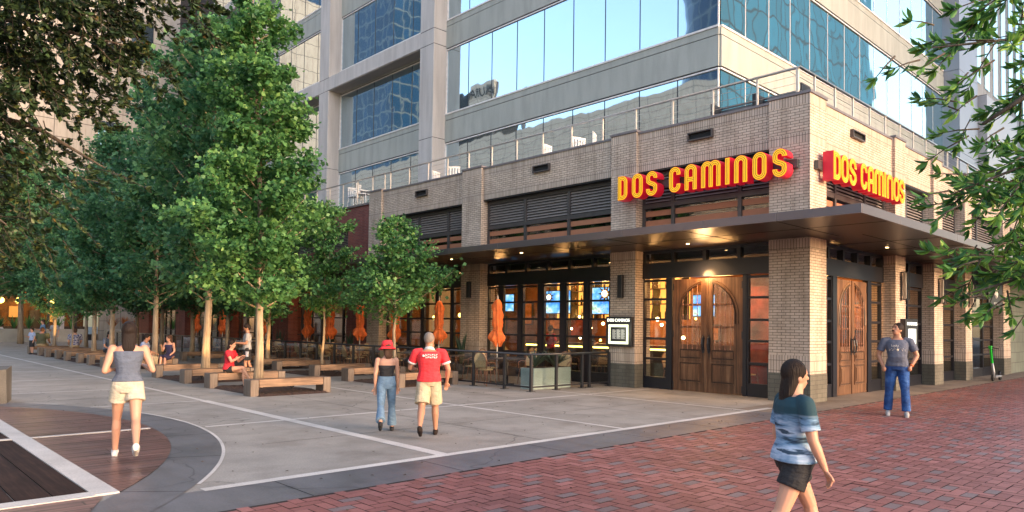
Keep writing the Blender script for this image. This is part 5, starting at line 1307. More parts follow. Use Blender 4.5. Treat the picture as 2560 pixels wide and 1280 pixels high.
# right: willow oak with long narrow leaves close to the lens
g = np.random.default_rng(8); m = MB(); out = [[], [], [], []]
base = at(4.6, 4.4, 0)
m.tube([tuple(base), tuple(at(4.5, 4.4, 2)), tuple(at(4.5, 4.3, 4)), tuple(at(4.3, 4.2, 6))], [.16, .13, .1, .05], 10)
zones = [([(2.45, 3.42), (2.65, 3.6), (3.5, 3.9), (3.5, 2.85), (2.85, 2.8), (2.72, 3.02), (2.52, 3.2)], 84), ([(2.6, 2.46), (2.7, 2.6), (2.85, 2.72), (3.5, 2.85), (3.5, 2.35), (2.9, 2.3), (2.75, 2.34)], 74), ([(2.68, 2.14), (2.85, 2.24), (3.5, 2.3), (3.5, 1.85), (2.95, 1.82), (2.7, 1.92)], 74)]
for lb in ([(4.5, 4.3, 2.9), (3.6, 4.2, 3.35), (2.9, 4.1, 3.35), (2.35, 4.0, 3.25)], [(4.5, 4.4, 2.2), (3.6, 4.1, 2.6), (2.9, 4.05, 2.6), (2.45, 4.0, 2.42)], [(4.5, 4.4, 1.7), (3.6, 4.2, 2.0), (3.0, 4.05, 2.0), (2.5, 4.0, 1.85)], [(3.6, 4.2, 3.35), (3.0, 4.1, 3.05), (2.7, 4.1, 2.85)]):
    m.tube([tuple(at(*q)) for q in lb], [.035, .018, .010, .004][:len(lb)], 6)
def put(c, d, L, n, sz, wh=.35):
    P, A, B_, R_ = spray(m, g, c, d, L, n, sz, .15, .25, wh)
    for a_, b_ in zip(out, (P, A, B_, R_)): a_.append(b_)
for poly, cnt in zones:
    k = 0
    while k < cnt:
        x, z = g.uniform(2.0, 3.5), g.uniform(1.5, 3.8)
        if not inpoly(x, z, poly): continue
        k += 1; d = np.array(list(r0*g.uniform(-1, -.1)+fh*g.normal(0, .5)))+np.array([0, 0, g.uniform(-.6, .35)])
        put(at(x+.1, g.uniform(3.75, 4.6), z), d, g.uniform(.16, .28), 22, .085)
for x, z, dx, dz in ((2.36, 3.38, -1, .45), (2.28, 3.18, -1, -.1), (2.14, 3.2, -.6, -.5), (2.42, 3.22, -1, -.4), (2.6, 2.98, -.8, -.4), (2.44, 2.44, -1, 0), (2.5, 2.36, -1, -.35), (2.58, 2.12, -1, .2), (2.6, 2.05, -1, -.1), (2.62, 1.86, -1, -.1), (2.75, 1.84, -.6, -.3), (2.9, 1.80, -.4, -.4), (2.75, 2.8, -.7, -.3)):
    put(at(x, 4.0, z), np.array(list(r0*dx))+np.array([0, 0, dz]), .15, 10, .085, .6)
wil = thing('willow_oak_tree', 'bright green long leaved branches reaching in from the right edge', 'tree', tuple(base), None)
cm = leaves_mesh('crown', np.concatenate(out[0])-base, np.concatenate(out[1]), np.concatenate(out[2]), np.concatenate(out[3])*2, 'leaf_willow', six=True)
m.build('trunk', 'bark_dark', wil, smooth=True); o = bpy.data.objects.new('crown', cm); C.objects.link(o); o.parent = wil
# bushy far greenery left of the row
# ---------------------------------------------------------------- people
for nm, col in (('skin_light', (.52, .27, .18)), ('skin_tan', (.40, .19, .115)), ('skin_brown', (.24, .115, .065))): simple(nm, col, .5, var=.05, vs=5)
for nm, col in (('cloth_red', (.55, .015, .03)), ('cloth_bright_red', (.72, .03, .04)), ('cloth_slate', (.10, .12, .17)), ('cloth_greyblue', (.085, .095, .135)), ('cloth_cream', (.50, .44, .35)), ('cloth_khaki', (.42, .34, .23)), ('cloth_white', (.65, .62, .6)), ('cloth_black', (.015, .015, .018)),
                ('cloth_navy', (.03, .025, .07)), ('cloth_lightblue', (.27, .33, .50)), ('cloth_teal', (.012, .05, .07)), ('cloth_grey', (.32, .31, .31)), ('cloth_green', (.08, .085, .045)), ('cloth_denim', (.12, .20, .30)), ('hair_dark', (.018, .011, .009)), ('hair_brown', (.07, .035, .022)), ('hair_grey', (.20, .17, .15))): simple(nm, col, .85, var=.15, vs=9, bmp=.25)
for nm in [k for k in MATS if k.startswith('cloth_')]:
    nt = MATS[nm].node_tree; b = nt.nodes['Principled BSDF']
    for n_ in [x for x in nt.nodes if x.type == 'BUMP']: nt.nodes.remove(n_)
    bump(nt, b, noise(nt, objc(nt, (9, 9, 16)), 1.2, 3, .5), 1.0, .02)
def hairmat(nm):
    m = MATS[nm]; nt = m.node_tree; b = nt.nodes['Principled BSDF']; b.inputs['Roughness'].default_value = .6; b.inputs['Specular IOR Level'].default_value = .2
    for n_ in [x for x in nt.nodes if x.type == 'BUMP']: nt.nodes.remove(n_)
    bump(nt, b, noise(nt, objc(nt, (60, 60, 4)), 1.5, 3), 1.0, .012)
for nm in ('hair_dark', 'hair_brown', 'hair_grey'): hairmat(nm)
def special():
    m, nt, b = nodemat('cloth_jeans'); v = objc(nt); n = noise(nt, v, 5, 3); n2 = noise(nt, v, 160, 2)
    c = ramp(nt, n, [(.40, (.008, .04, .15)), (.55, (.015, .075, .26)), (.70, (.08, .18, .40))]); c = mixc(nt, 1., c, ramp(nt, n2, [(.3, (.8,)*3), (.7, (1.15,)*3)]), 'MULTIPLY'); nt.links.new(c, b.inputs['Base Color']); b.inputs['Roughness'].default_value = .85; bump(nt, b, noise(nt, objc(nt, (9, 9, 20)), 1.2, 3, .5), 1.0, .02)
    m, nt, b = nodemat('cloth_tiedye'); v = objc(nt); mp = objc(nt, (1.2, 1.2, 7)); n = noise(nt, mp, 2.2, 4)
    sp = nt.nodes.new('ShaderNodeSeparateXYZ'); nt.links.new(v, sp.inputs[0]); mr = nt.nodes.new('ShaderNodeMapRange'); nt.links.new(sp.outputs[2], mr.inputs[0]); mr.inputs[1].default_value = 1.29; mr.inputs[2].default_value = 1.33
    c = mixc(nt, mr.outputs[0], ramp(nt, n, [(.38, (.01, .03, .06)), (.47, (.15, .27, .42)), (.6, (.42, .52, .66)), (.66, (.03, .06, .1))]), (.010, .045, .065)); nt.links.new(c, b.inputs['Base Color']); b.inputs['Roughness'].default_value = .85
    m, nt, b = nodemat('cloth_floral'); n = noise(nt, objc(nt), 14, 1); nt.links.new(ramp(nt, n, [(.45, (.03, .045, .14)), (.55, (.45, .42, .45)), (.62, (.12, .16, .3))]), b.inputs['Base Color'])
special()
def vox(mb, name, mat, parent, voxel, smooth=5, M=None):
    me = bpy.data.meshes.new(name); me.from_pydata([tuple(v) for v in mb.v], [], mb.f); o = bpy.data.objects.new(name, me); C.objects.link(o)
    r = o.modifiers.new('r', 'REMESH'); r.mode = 'VOXEL'; r.voxel_size = voxel; s = o.modifiers.new('s', 'SMOOTH'); s.iterations = smooth; s.factor = .5
    bpy.context.view_layer.update()
    n = bpy.data.meshes.new_from_object(o.evaluated_get(bpy.context.evaluated_depsgraph_get())); bpy.data.objects.remove(o)
    n.name = name; n.materials.clear(); n.materials.append(MATS[mat]); n.polygons.foreach_set('use_smooth', [True]*len(n.polygons)); n.update()
    q = bpy.data.objects.new(name, n); C.objects.link(q); q.parent = parent; return q
V3 = Vector
def loft(m, secs, seg=16):
    vs = []; fs = []
    for c, u, v in secs:
        for k in range(seg):
            a = 2*PI*k/seg; ca, sa = math.cos(a), math.sin(a)
            vs.append(c+u*(abs(ca)**.85*(1 if ca >= 0 else -1))+v*(abs(sa)**.85*(1 if sa >= 0 else -1)))
    n = len(secs)
    for i in range(n-1):
        for k in range(seg): fs.append((i*seg+k, i*seg+(k+1) % seg, (i+1)*seg+(k+1) % seg, (i+1)*seg+k))
    fs += [tuple(reversed(range(seg))), tuple(range((n-1)*seg, n*seg))]; m.add(vs, fs)
def limb(m, pts, rs, seg=12):
    m.tube(pts, rs, seg)
    for p, r in ((pts[0], rs[0]), (pts[-1], rs[-1])): m.ell(p, (r*.99,)*3, seg, 8)
def rotm(deg, ax): return Matrix.Rotation(math.radians(deg), 3, ax)
def person(loc, heading, h, label, pose, wear, skin='skin_light', voxel=.009, build=1.0, female=False, seat=None, belly=0, group=None):
    root = thing('person', label, 'person', (0, 0, 0), group); S = h/1.75
    lean = rotm(pose.get('lean', 0), 'Y'); tw = rotm(pose.get('twist', 0), 'Z')
    hip = V3((0, 0, .93)); legs = {}
    for s, k in ((1, 'L'), (-1, 'R')):
        tp, kb, sp = pose.get('leg'+k, (0, 0, 3)); tp, kb, sp = map(math.radians, (tp, kb, sp))
        h0 = hip+V3((0, s*.088, 0)); d1 = V3((math.sin(tp)*math.cos(sp), s*math.sin(sp), -math.cos(tp)*math.cos(sp))).normalized(); kn = h0+d1*.43
        d2 = V3((math.sin(tp-kb)*math.cos(sp), s*math.sin(sp)*pose.get('shin_splay', .6), -math.cos(tp-kb))).normalized(); an = kn+d2*.405
        legs[k] = (h0, kn, an, d2)
    def T(p): return hip+lean @ (tw @ (V3(p)-hip))
    w = build; sh = .175*w if female else .195*w
    neck = T((0, 0, 1.47)); arms = {}
    for s, k in ((1, 'L'), (-1, 'R')):
        u, f_a = pose.get('arm'+k, ((.05, .12, -1), (.2, .0, -1)))
        s0 = T((0, s*sh, 1.405)); ud = (lean @ V3((u[0], s*u[1], u[2]))).normalized(); el = s0+ud*.285
        fd = (lean @ V3((f_a[0], s*f_a[1], f_a[2]))).normalized(); wr = el+fd*.245; arms[k] = (s0, el, wr, fd)
    hr = lean @ rotm(pose.get('head_yaw', 0), 'Z') @ rotm(pose.get('head_pitch', 0), 'Y')
    hc = neck+(lean @ V3((.016, 0, .145)))+(hr @ V3((.0, 0, 0)))
    def Hd(p): return hc+hr @ V3(p)
    if seat is not None: off = seat+.085-.93*S if False else (seat/S+.085-.93)
    else: off = -(min(legs['L'][2].z, legs['R'][2].z)-.085)
    Z = V3((0, 0, off))
    m = MB()
    U = lean @ (tw @ V3((0, 1, 0))); F_ = lean @ (tw @ V3((1, 0, 0)))
    hw = 1.06 if female else 1.0; ww = .88 if female else 1.0
    tors = [(.86, .12, .10, 0), (.93, .158*hw, .118, -.005), (1.0, .155*hw, .115, 0), (1.10, .132*ww, .10+belly*.6, belly*.5), (1.20, .142*ww, .106+belly*.4, belly*.35), (1.31, .16, .112, 0), (1.38, .165, .098, -.008), (1.43, .13, .075, -.012), (1.455, .085, .064, -.01), (1.49, .062, .06, .0), (1.55, .056, .058, .012)]
    def torso(mm, z0, z1, inf=0, flare=0):
        sec = []
        for z, a, b_, x in tors:
            if z < z0-.001 or z > z1+.001: continue
            e = inf+flare*max(0, (1.1-z)); sec.append((T((x, 0, z)), U*(a*w+e), F_*(b_*w+e)))
        if z0 < .86: sec.insert(0, (T((0, 0, z0)), U*(.155*w+inf+flare*.2), F_*(.125*w+inf+flare*.2)))
        loft(mm, sec)
    torso(m, .86, 1.56)
    for k in 'LR':
        h0, kn, an, d2 = legs[k]
        limb(m, [h0+V3((0, 0, .0)), h0.lerp(kn, .45), kn], [.088*w, .074*w, .052*w]); mid = kn.lerp(an, .3)-V3((.012, 0, 0)); limb(m, [kn, mid, an], [.050*w, .054*w, .034])
        fd = V3((1, 0, 0)) if abs(d2.z) > .5 and pose.get('foot'+k) is None else V3(pose.get('foot'+k) or (1, 0, -.3))
        fd.normalize(); heel = an+V3((0, 0, -.045))-fd*.045; ball = an-V3((0, 0, .055))+fd*.12+V3((0, 0, 0)); toe = ball+fd*.055
        limb(m, [heel, an.lerp(ball, .5)-V3((0, 0, .012)), ball, toe], [.034, .038, .036, .024], 10)
        s0, el, wr, fdn = arms[k]; s = 1 if k == 'L' else -1
        limb(m, [s0, s0.lerp(el, .5), el], [.056*w, .047*w, .038*w]); limb(m, [el, el.lerp(wr, .35), wr], [.037*w, .038*w, .025])
        if not pose.get('pocket'):
            # hand: palm, four curled fingers of unequal length and a side thumb
            up = V3((0, 0, 1)) if abs(fdn.z) < .8 else V3((1, 0, 0)); side = fdn.cross(up).normalized(); pn = side.cross(fdn).normalized()
            if pose.get('palm'+k): side, pn = pn, side
            p0 = wr+fdn*.05; curl = pose.get('curl', .5)
            M_ = Matrix((fdn, side, pn)).transposed(); m.ell(p0, (.052, .038, .018), 10, 8, None, M_)
            for i, (o_, L) in enumerate(((-.030, .062), (-.010, .074), (.010, .07), (.030, .055))):
                a = wr+fdn*.085+side*o_; c1 = a+(fdn*math.cos(curl*.6)-pn*math.sin(curl*.6))*L*.5; c2 = c1+(fdn*math.cos(curl*1.7)-pn*math.sin(curl*1.7))*L*.5
                limb(m, [a, c1, c2], [.0105, .0095, .0085], 7)
            ts = side*(-s) if pose.get('thumb', 1) > 0 else side*s
            a = wr+fdn*.03+ts*.025; limb(m, [a, a+ts*.03+fdn*.03, a+ts*.035+fdn*.062], [.014, .012, .010], 7)
        else: m.ell(wr+fdn*.05, (.045, .04, .05), 10, 8)
    # head: cranium, jaw, nose, lips, ears
    m.ell(Hd((-.008, 0, .02)), (.100, .081, .113), 18, 14, None, hr); m.ell(Hd((.022, 0, -.045)), (.068, .056, .068), 14, 10, None, hr); m.ell(Hd((.052, 0, -.083)), (.028, .03, .022), 10, 8, None, hr)
    limb(m, [Hd((.084, 0, .018)), Hd((.102, 0, -.018))], [.008, .013], 8); m.ell(Hd((.082, 0, -.053)), (.014, .025, .010), 10, 6, None, hr)
    for s in (1, -1): m.ell(Hd((-.01, s*.078, -.01)), (.018, .009, .032), 8, 8, None, hr); m.ell(Hd((.075, s*.032, .034)), (.012, .024, .008), 8, 6, None, hr)
    vox(m, 'body', skin, root, voxel)
    # clothes --------------------------------------------------------
    top = wear.get('top')
    if top:
        mt, z0, sl, z1 = top; c = MB(); torso(c, z0, z1, .018, wear.get('flare', .03))
        if sl > 0:
            for k in 'LR':
                s0, el, wr, fd = arms[k]; e = s0.lerp(el, min(1, sl)); pts = [s0.lerp(neck, .35), s0, e]; rs = [.05*w, .062*w, .058*w]
                limb(c, pts[:2], rs[:2]); c.tube([s0, e], [.062*w, .066*w], 14)
                if sl > 1: c.tube([el, el.lerp(wr, sl-1)], [.058*w, .05*w], 12); c.ell(el, (.058*w,)*3, 12, 8)
        vox(c, wear.get('topname', 'shirt'), mt, root, max(voxel, .009), 4)
    bt = wear.get('bottom')
    if bt:
        mt, frac, fl = bt; c = MB(); loft(c, [(T((0, 0, z)), U*(a*w+.012), F_*(b_*w+.012)) for z, a, b_, x in tors[:3]]+[(T((0, 0, wear.get('waist', 1.03))), U*(.150*hw*w+.008), F_*(.112*w+.008))])
        for k in 'LR':
            h0, kn, an, d2 = legs[k]
            if frac <= 1:
                e = h0.lerp(kn, frac); limb(c, [h0+V3((0, 0, .02)), h0.lerp(kn, .2)], [.10*w, .1*w]); c.tube([h0, e], [.10*w, (.098+fl)*w], 16)
            else:
                limb(c, [h0+V3((0, 0, .02)), h0.lerp(kn, .5), kn], [.102*w, .088*w, .068*w]); e = kn.lerp(an, frac-1); c.tube([kn, kn.lerp(an, .5), e], [.066*w, .064*w+fl*.5, .058*w+fl], 14)
        vox(c, wear.get('bottomname', 'trousers' if frac > 1 else 'shorts'), mt, root, max(voxel, .009), 3)
    if wear.get('skirt'):
        mt = wear['skirt']; c = MB()
        a = (legs['L'][1]+legs['R'][1])/2; b_ = (legs['L'][0]+legs['R'][0])/2
        loft(c, [(b_+V3((0, 0, .06)), V3((0, .17, 0)), F_*.13), (b_.lerp(a, .5), V3((0, .19, 0)), V3((.06, 0, .11))), (a, V3((0, .17, 0)), V3((.05, 0, .10)))]); vox(c, 'skirt', mt, root, .012, 4)
    if wear.get('shoes'):
        for k in 'LR':
            h0, kn, an, d2 = legs[k]; fd = V3(pose.get('foot'+k) or (1, 0, 0)).normalized(); c = MB()
            heel = an+V3((0, 0, -.045))-fd*.05; ball = an-V3((0, 0, .052))+fd*.12; limb(c, [heel, an.lerp(ball, .45)-V3((0, 0, .006)), ball, ball+fd*.06], [.041, .046, .043, .032], 12)
            c.tube([heel-fd*.03-V3((0, 0, .028)), ball+fd*.09-V3((0, 0, .02))], [.033, .033], 8)
            vox(c, 'shoe', wear['shoes'], root, .010, 3)
            if wear.get('sole'):
                q = MB(); q.tube([heel-fd*.02-V3((0, 0, .034)), ball+fd*.08-V3((0, 0, .026))], [.030, .028], 10); q.build('sole', wear['sole'], root, local=True)
    hs = wear.get('hair')
    if hs:
        mt, L = hs; c = MB(); c.ell(Hd((-.022, 0, .036)), (.107, .092, .112), 18, 12, None, hr); c.ell(Hd((-.045, 0, -.02)), (.07, .082, .075), 14, 10, None, hr)
        if L > 0:
            b_ = Hd((-.07, 0, -.03)); dn = V3((0, 0, -1)); bk = hr @ V3((-1, 0, 0)); bk.z = 0
            loft(c, [(Hd((-.03, 0, .03)), hr @ V3((0, .088, 0)), hr @ V3((.075, 0, 0))), (b_+dn*.1+bk*.01, hr @ V3((0, .082, 0)), hr @ V3((.05, 0, 0))), (b_+dn*(L*.6)+bk*.03, hr @ V3((0, .072, 0)), hr @ V3((.035, 0, 0))), (b_+dn*L+bk*.03, hr @ V3((0, .05, 0)), hr @ V3((.025, 0, 0)))])
        else:
            pass
        vox(c, 'hair', mt, root, .009, 3)
    if wear.get('face', True):
        for s in (1, -1):
            e = MB(); e.ell(Hd((.083, s*.031, .015)), (.006, .013, .006), 8, 6, None, hr); e.build('eye', 'hair_dark', root, local=True)
            e = MB(); limb(e, [Hd((.087, s*.016, .038)), Hd((.079, s*.05, .036))], [.004, .003], 6); e.build('eyebrow', hs[0] if hs else 'hair_dark', root, local=True)
        e = MB(); e.ell(Hd((.0945, 0, -.056)), (.004, .022, .004), 8, 6, None, hr); e.build('mouth', 'cloth_red' if female else 'hair_brown', root, local=True)
        if wear.get('moustache'):
            e = MB(); limb(e, [Hd((.088, .028, -.050)), Hd((.102, 0, -.038)), Hd((.088, -.028, -.050))], [.006, .012, .006], 8); e.build('moustache', 'hair_dark', root, local=True)
    root.location = V3(loc)+V3((0, 0, off*S)); root.rotation_euler = (0, 0, math.radians(heading)); root.scale = (S,)*3
    return root, dict(T=T, Hd=Hd, hr=hr, arms=arms, legs=legs, hc=hc, U=U, F=F_)
def extra(root, mb, name, mat, smooth=True): return mb.build(name, mat, root, smooth=smooth, local=True)
def unplace(root):
    return root.location.copy()
W = dict
# walking woman in tank top and cream shorts, seen from behind
R1, q = person((2.62, 9.45, 0), 74, 1.68, 'woman in grey tank top and cream shorts walking away on the timber deck', W(legL=(20, 10, 3), legR=(-20, 34, 2), armL=((-.2, .28, -.95), (.9, -.3, .05)), armR=((-.1, .34, -.9), (.9, -.35, .2)), footR=(1, 0, -.45), lean=2),
    W(top=('cloth_slate', 1.0, 0, 1.38), topname='tank_top', bottom=('cloth_cream', .42, .016), waist=1.02, shoes='cloth_white', hair=('hair_dark', .30), face=False), 'skin_light', .008, 1.0, True)
m = MB()
for s in (1, -1): m.tube([q['T']((-.085, s*.075, 1.36)), q['T']((-.03, s*.085, 1.455)), q['T']((.07, s*.07, 1.37))], .014, 6)
extra(R1, m, 'shoulder_strap', 'cloth_slate')
# woman with red bucket hat
R2, q = person((6.22, 9.32, 0), 58, 1.40, 'woman in red bucket hat, black halter top and loose jeans walking away', W(legL=(-20, 34, 2), legR=(16, 6, 3), armL=((-.1, .15, -1), (.2, 0, -1)), armR=((.1, .12, -1), (.3, 0, -1)), head_yaw=14, head_pitch=8, footL=(1, 0, -.5)),
    W(top=('cloth_black', 1.05, 0, 1.32), topname='halter_top', flare=0, bottom=('cloth_denim', 1.92, .035), waist=1.1, shoes='cloth_black', hair=('hair_brown', .16), face=False), 'skin_light', .008, .98, True)
m = MB(); hr = q['hr']; Hd = q['Hd']
m.tube([Hd((-.005, 0, .04)), Hd((-.008, 0, .10)), Hd((-.008, 0, .165)), Hd((-.008, 0, .172))], [.112, .108, .088, .05], 24)
v0 = len(m.v)
ring = []
for r_, z_ in ((.108, .055), (.150, .022), (.172, .0), (.172, -.006), (.148, .014), (.104, .045)): ring.append([Hd((-.005+r_*1.02*math.cos(a), r_*math.sin(a), z_)) for a in np.linspace(0, 2*PI, 25)[:-1]])
vs = sum(ring, []); fs = []
for i in range(6):
    for k in range(24): j = (i+1) % 6; fs.append((i*24+k, i*24+(k+1) % 24, j*24+(k+1) % 24, j*24+k))
m.add(vs, fs); extra(R2, m, 'bucket_hat', 'cloth_bright_red')
# man in red polo
R3, q = person((6.5, 8.62, 0), 50, 1.57, 'man in bright red shirt and khaki shorts walking away beside the hat', W(legL=(-20, 26, 2), legR=(15, 5, 2), footL=(1, 0, -.5), armL=((.25, .32, -.85), (.95, -.2, -.1)), armR=((.0, .35, -1), (.45, -.1, -.9)), head_yaw=-22),
    W(top=('cloth_bright_red', .90, .62, 1.45), bottom=('cloth_khaki', .88, .012), shoes='hair_dark', hair=None, face=False), 'skin_tan', .008, 1.14)
m = MB(); T = q['T']; m.tube([T((-.02, 0, 1.435)), T((.0, 0, 1.485))], [.098, .076], 18); extra(R3, m, 'collar', 'cloth_white')
for k in 'LR':
    s0, el, wr, fd = q['arms'][k]; a = s0.lerp(el, .56); b = s0.lerp(el, .68); m = MB(); m.tube([a, b], [.077, .075], 16); extra(R3, m, 'cuff', 'cloth_white')
m = MB(); hr = q['hr']; Hd = q['Hd']; m.ell(Hd((-.03, 0, .034)), (.090, .086, .102), 16, 12, None, hr); extra(R3, m, 'hair', 'hair_grey')
m = MB(); F_ = q['F']; U = q['U']
c0_ = T((-.155, .09, 1.36)); m.tube([c0_, c0_-F_*.004], .022, 12)
for row, (z, n, w_) in enumerate(((1.375, 6, .030), (1.335, 6, .026))):
    for k in range(n):
        y = .05-k*.034; p = T((-.150-.006*row, y, z)); hh = .016
        m.tube([p+V3((0, 0, -hh)), p+V3((0, 0, hh))], .0075, 5); m.tube([p, p-U*.02+V3((0, 0, hh*(.8 if k % 2 else -.8)))], .006, 5)
extra(R3, m, 'back_print', 'cloth_white')
# standing man looking up
R5, q = person((15.12, 4.99, 0), 200, 1.83, 'man in grey printed t-shirt and blue jeans with hands in pockets looking up', W(legL=(4, 3, 5), legR=(-4, 2, 6), armL=((-.12, .42, -1), (.35, -.42, -.85)), armR=((-.12, .36, -1), (.35, -.30, -.85)), head_yaw=-42, head_pitch=-16, lean=-3, pocket=True),
    W(top=('cloth_greyblue', .93, .68, 1.45), bottom=('cloth_jeans', 1.96, .012), shoes='cloth_grey', sole='cloth_white', hair=('hair_dark', 0), moustache=True), 'skin_tan', .0075, 1.1, belly=.045)
T = q['T']
Mx = Matrix.Translation(T((.163, 0, 1.315))) @ (q['F'].to_track_quat('Z', 'Y').to_matrix().to_4x4())
def chest_text(root, body, size, y, z, x):
    c = T((x, y, z)); Rm = Matrix((q['U'], V3((0, 0, 1)), q['F'])).transposed().to_4x4(); Rm.translation = c
    keep = root.location.copy(); root.location = (0, 0, 0); o = text_mesh(body, size, .003, 'cloth_white', root, Rm, 'shirt_print'); root.location = keep
chest_text(R5, 'Lucky', .055, -.04, 1.315, .152)
m = MB(); c = T((.158, 0, 1.235)); F_ = q['F']; U = q['U']; m.ell(c, (.012, .022, .026), 10, 8)
for a in np.linspace(-.1, PI+.1, 9):
    for r_ in (.05, .085): p = c+U*math.cos(a)*r_*1.4+V3((0, 0, math.sin(a)*r_*.55-.01)); m.tube([p, p+U*math.cos(a)*.02+V3((0, 0, math.sin(a)*.01))], .0035, 5)
extra(R5, m, 'shirt_emblem', 'cloth_cream')
for k in 'L':
    s0, el, wr, fd = q['arms'][k]; m = MB(); a = el.lerp(wr, .86); m.tube([a, a+fd*.02], .034, 14); extra(R5, m, 'wristband', 'umbrella_orange')
# foreground woman
R4, q = person((4.95, 2.31, 0), -38, 1.50, 'woman in tie dyed top and black shorts striding past close to the camera', W(legL=(26, 8, 2), legR=(-22, 18, 2), armL=((-.1, .16, -1), (.35, 0, -.9)), armR=((.1, .2, -1), (.4, .0, -.9)), head_yaw=0, footR=(1, 0, -.5)),
    W(top=('cloth_tiedye', .90, .75, 1.46), flare=.10, bottom=('cloth_black', .5, .004), shoes='cloth_black', hair=('hair_dark', .34)), 'skin_light', .007, 1.12, True)
# seated woman in red drinking
R6, q = person((7.35, 18.12, 0), -52, 1.62, 'woman in red top and dark shorts seated on a bench drinking', W(legL=(84, 80, -4), legR=(98, 66, -16), shin_splay=.3, armL=((.45, .12, -.75), (.9, -.2, .75)), armR=((.55, .12, -.7), (.9, -.25, .65)), lean=6, head_pitch=6, footR=(1, 0, -.6)),
    W(top=('cloth_red', .93, .5, 1.46), bottom=('cloth_black', .35, .01), shoes='cloth_white', hair=('hair_dark', .26)), 'skin_light', .009, .98, True, seat=.372)
s0, el, wr, fd = q['arms']['L']; m = MB(); c = wr+fd*.09; m.tube([c-V3((0, 0, .05)), c+V3((.01, 0, .07))], [.032, .042], 14)
cup = tag(MB().tube([(0, 0, -.05), (0, 0, .08)], [.033, .043], 14).build('plastic_cup', 'white_plastic'), 'clear plastic cup held up by the woman in red', 'cup')
Mr = Matrix.Translation(R6.location) @ Euler(R6.rotation_euler).to_matrix().to_4x4() @ Matrix.Diagonal((R6.scale[0],)*3+(1,))
cup.location = Mr @ (wr+fd*.10)
R7, q = person((8.95, 20.75, 0), 158, 1.62, 'person in grey shirt and black shorts standing behind the thick trunk looking down', W(legL=(6, 4, 2), legR=(-8, 8, 2), armL=((.1, .12, -1), (1, -.1, .05)), armR=((.1, .12, -1), (1, -.1, .1)), head_pitch=28),
    W(top=('cloth_grey', .93, .7, 1.45), bottom=('cloth_black', .8, .015), shoes='cloth_black', hair=('hair_dark', 0)), 'skin_tan', .010)
R8, q = person((7.62, 26.0, 0), -35, 1.66, 'man in light blue polo and pale trousers seated, turned to the woman in navy', W(legL=(82, 78, 8), legR=(84, 82, 6), armL=((.35, .1, -.85), (.95, -.1, -.1)), armR=((.4, .1, -.85), (.9, -.2, -.15)), lean=12),
    W(top=('cloth_lightblue', .93, .6, 1.45), bottom=('cloth_khaki', 1.9, .0), shoes='cloth_black', hair=('hair_dark', 0)), 'skin_tan', .011, 1.06, seat=.372)
R9, q = person((8.5, 25.95, 0), 215, 1.58, 'woman in navy dress seated with hand to her face', W(legL=(80, 76, 2), legR=(86, 70, -4), armL=((.15, .2, -.9), (.6, -.3, -.5)), armR=((.35, .15, -.8), (.6, -.3, .8)), lean=6, head_yaw=-35),
    W(top=('cloth_navy', .93, 0, 1.40), topname='dress_top', skirt='cloth_navy', hair=('hair_brown', .28), shoes='cloth_khaki'), 'skin_light', .011, .98, True, seat=.372)
sit = lambda **k: W(dict(legL=(82, 80, 6), legR=(84, 84, 6), armL=((.3, .12, -.9), (.85, -.1, -.3)), armR=((.35, .1, -.9), (.9, -.1, -.2)), lean=8), **k)
stand = lambda **k: W(dict(legL=(4, 3, 3), legR=(-5, 5, 3), armL=((.0, .14, -1), (.4, 0, -.9)), armR=((.15, .12, -1), (.9, -.1, .3))), **k)
V_ = .014
person((7.45, 40.85, 0), 65, 1.75, 'broad man in green shirt seated on the farthest bench, seen from behind', sit(), W(top=('cloth_green', .93, .7, 1.45), bottom=('cloth_khaki', 1.9, 0), hair=('hair_brown', 0), face=False), 'skin_tan', V_, 1.25, seat=.372)
person((6.95, 40.2, 0), 210, 1.25, 'child in blue shirt standing beside the man in green', stand(), W(top=('cloth_lightblue', .93, .7, 1.45), bottom=('cloth_black', 1.0, .01), shoes='cloth_black', hair=('hair_dark', 0)), 'skin_light', V_)
person((8.35, 45.5, 0), 190, 1.66, 'woman in pale denim dress standing left of her companion', stand(), W(top=('cloth_denim', .75, .8, 1.45), bottom=('cloth_denim', .6, .05), hair=('hair_brown', .2)), 'skin_light', V_, 1, True)
person((8.95, 45.8, 0), 240, 1.62, 'woman in long grey dress standing beside the yellow trunk', stand(), W(top=('cloth_grey', .5, .8, 1.45), bottom=('cloth_grey', 1.3, .05), hair=('hair_brown', .25)), 'skin_light', V_, 1, True)
person((8.35, 38.45, 0), 80, 1.72, 'man in floral shirt seated with his back to the camera', sit(), W(top=('cloth_floral', .93, .7, 1.45), bottom=('cloth_khaki', 1.9, 0), hair=('hair_brown', 0), face=False), 'skin_light', V_, 1.15, seat=.372)
person((7.95, 31.4, 0), -70, 1.68, 'person in dark cap and grey shirt seated left of the walking woman', sit(), W(top=('cloth_slate', .93, .7, 1.45), bottom=('cloth_black', 1.9, 0), hair=('hair_dark', .12)), 'skin_tan', V_, seat=.372)
pp = []
for i, (x, y, hd, lb, c, hc_) in enumerate(((6.2, 63.3, 20, 'diner in red seated outside the cafe, leftmost', 'cloth_red', 'hair_dark'), (7.4, 63.5, 200, 'diner in black seated behind the cafe planter', 'cloth_black', 'hair_brown'), (9.0, 63.4, 10, 'diner in white seated outside the cafe', 'cloth_white', 'hair_dark'), (10.3, 63.6, 190, 'diner in orange lit shirt outside the cafe', 'cloth_khaki', 'hair_dark'), (11.8, 63.4, 170, 'diner in pale blue seated right end of the cafe', 'cloth_lightblue', 'hair_brown'))):
    r_, _q = person((x, y, 0), hd, 1.7, lb, sit(), W(top=(c, .93, .7, 1.45), bottom=('cloth_black', 1.9, 0), hair=(hc_, 0)), 'skin_tan', .02, seat=.45); pp.append(r_)
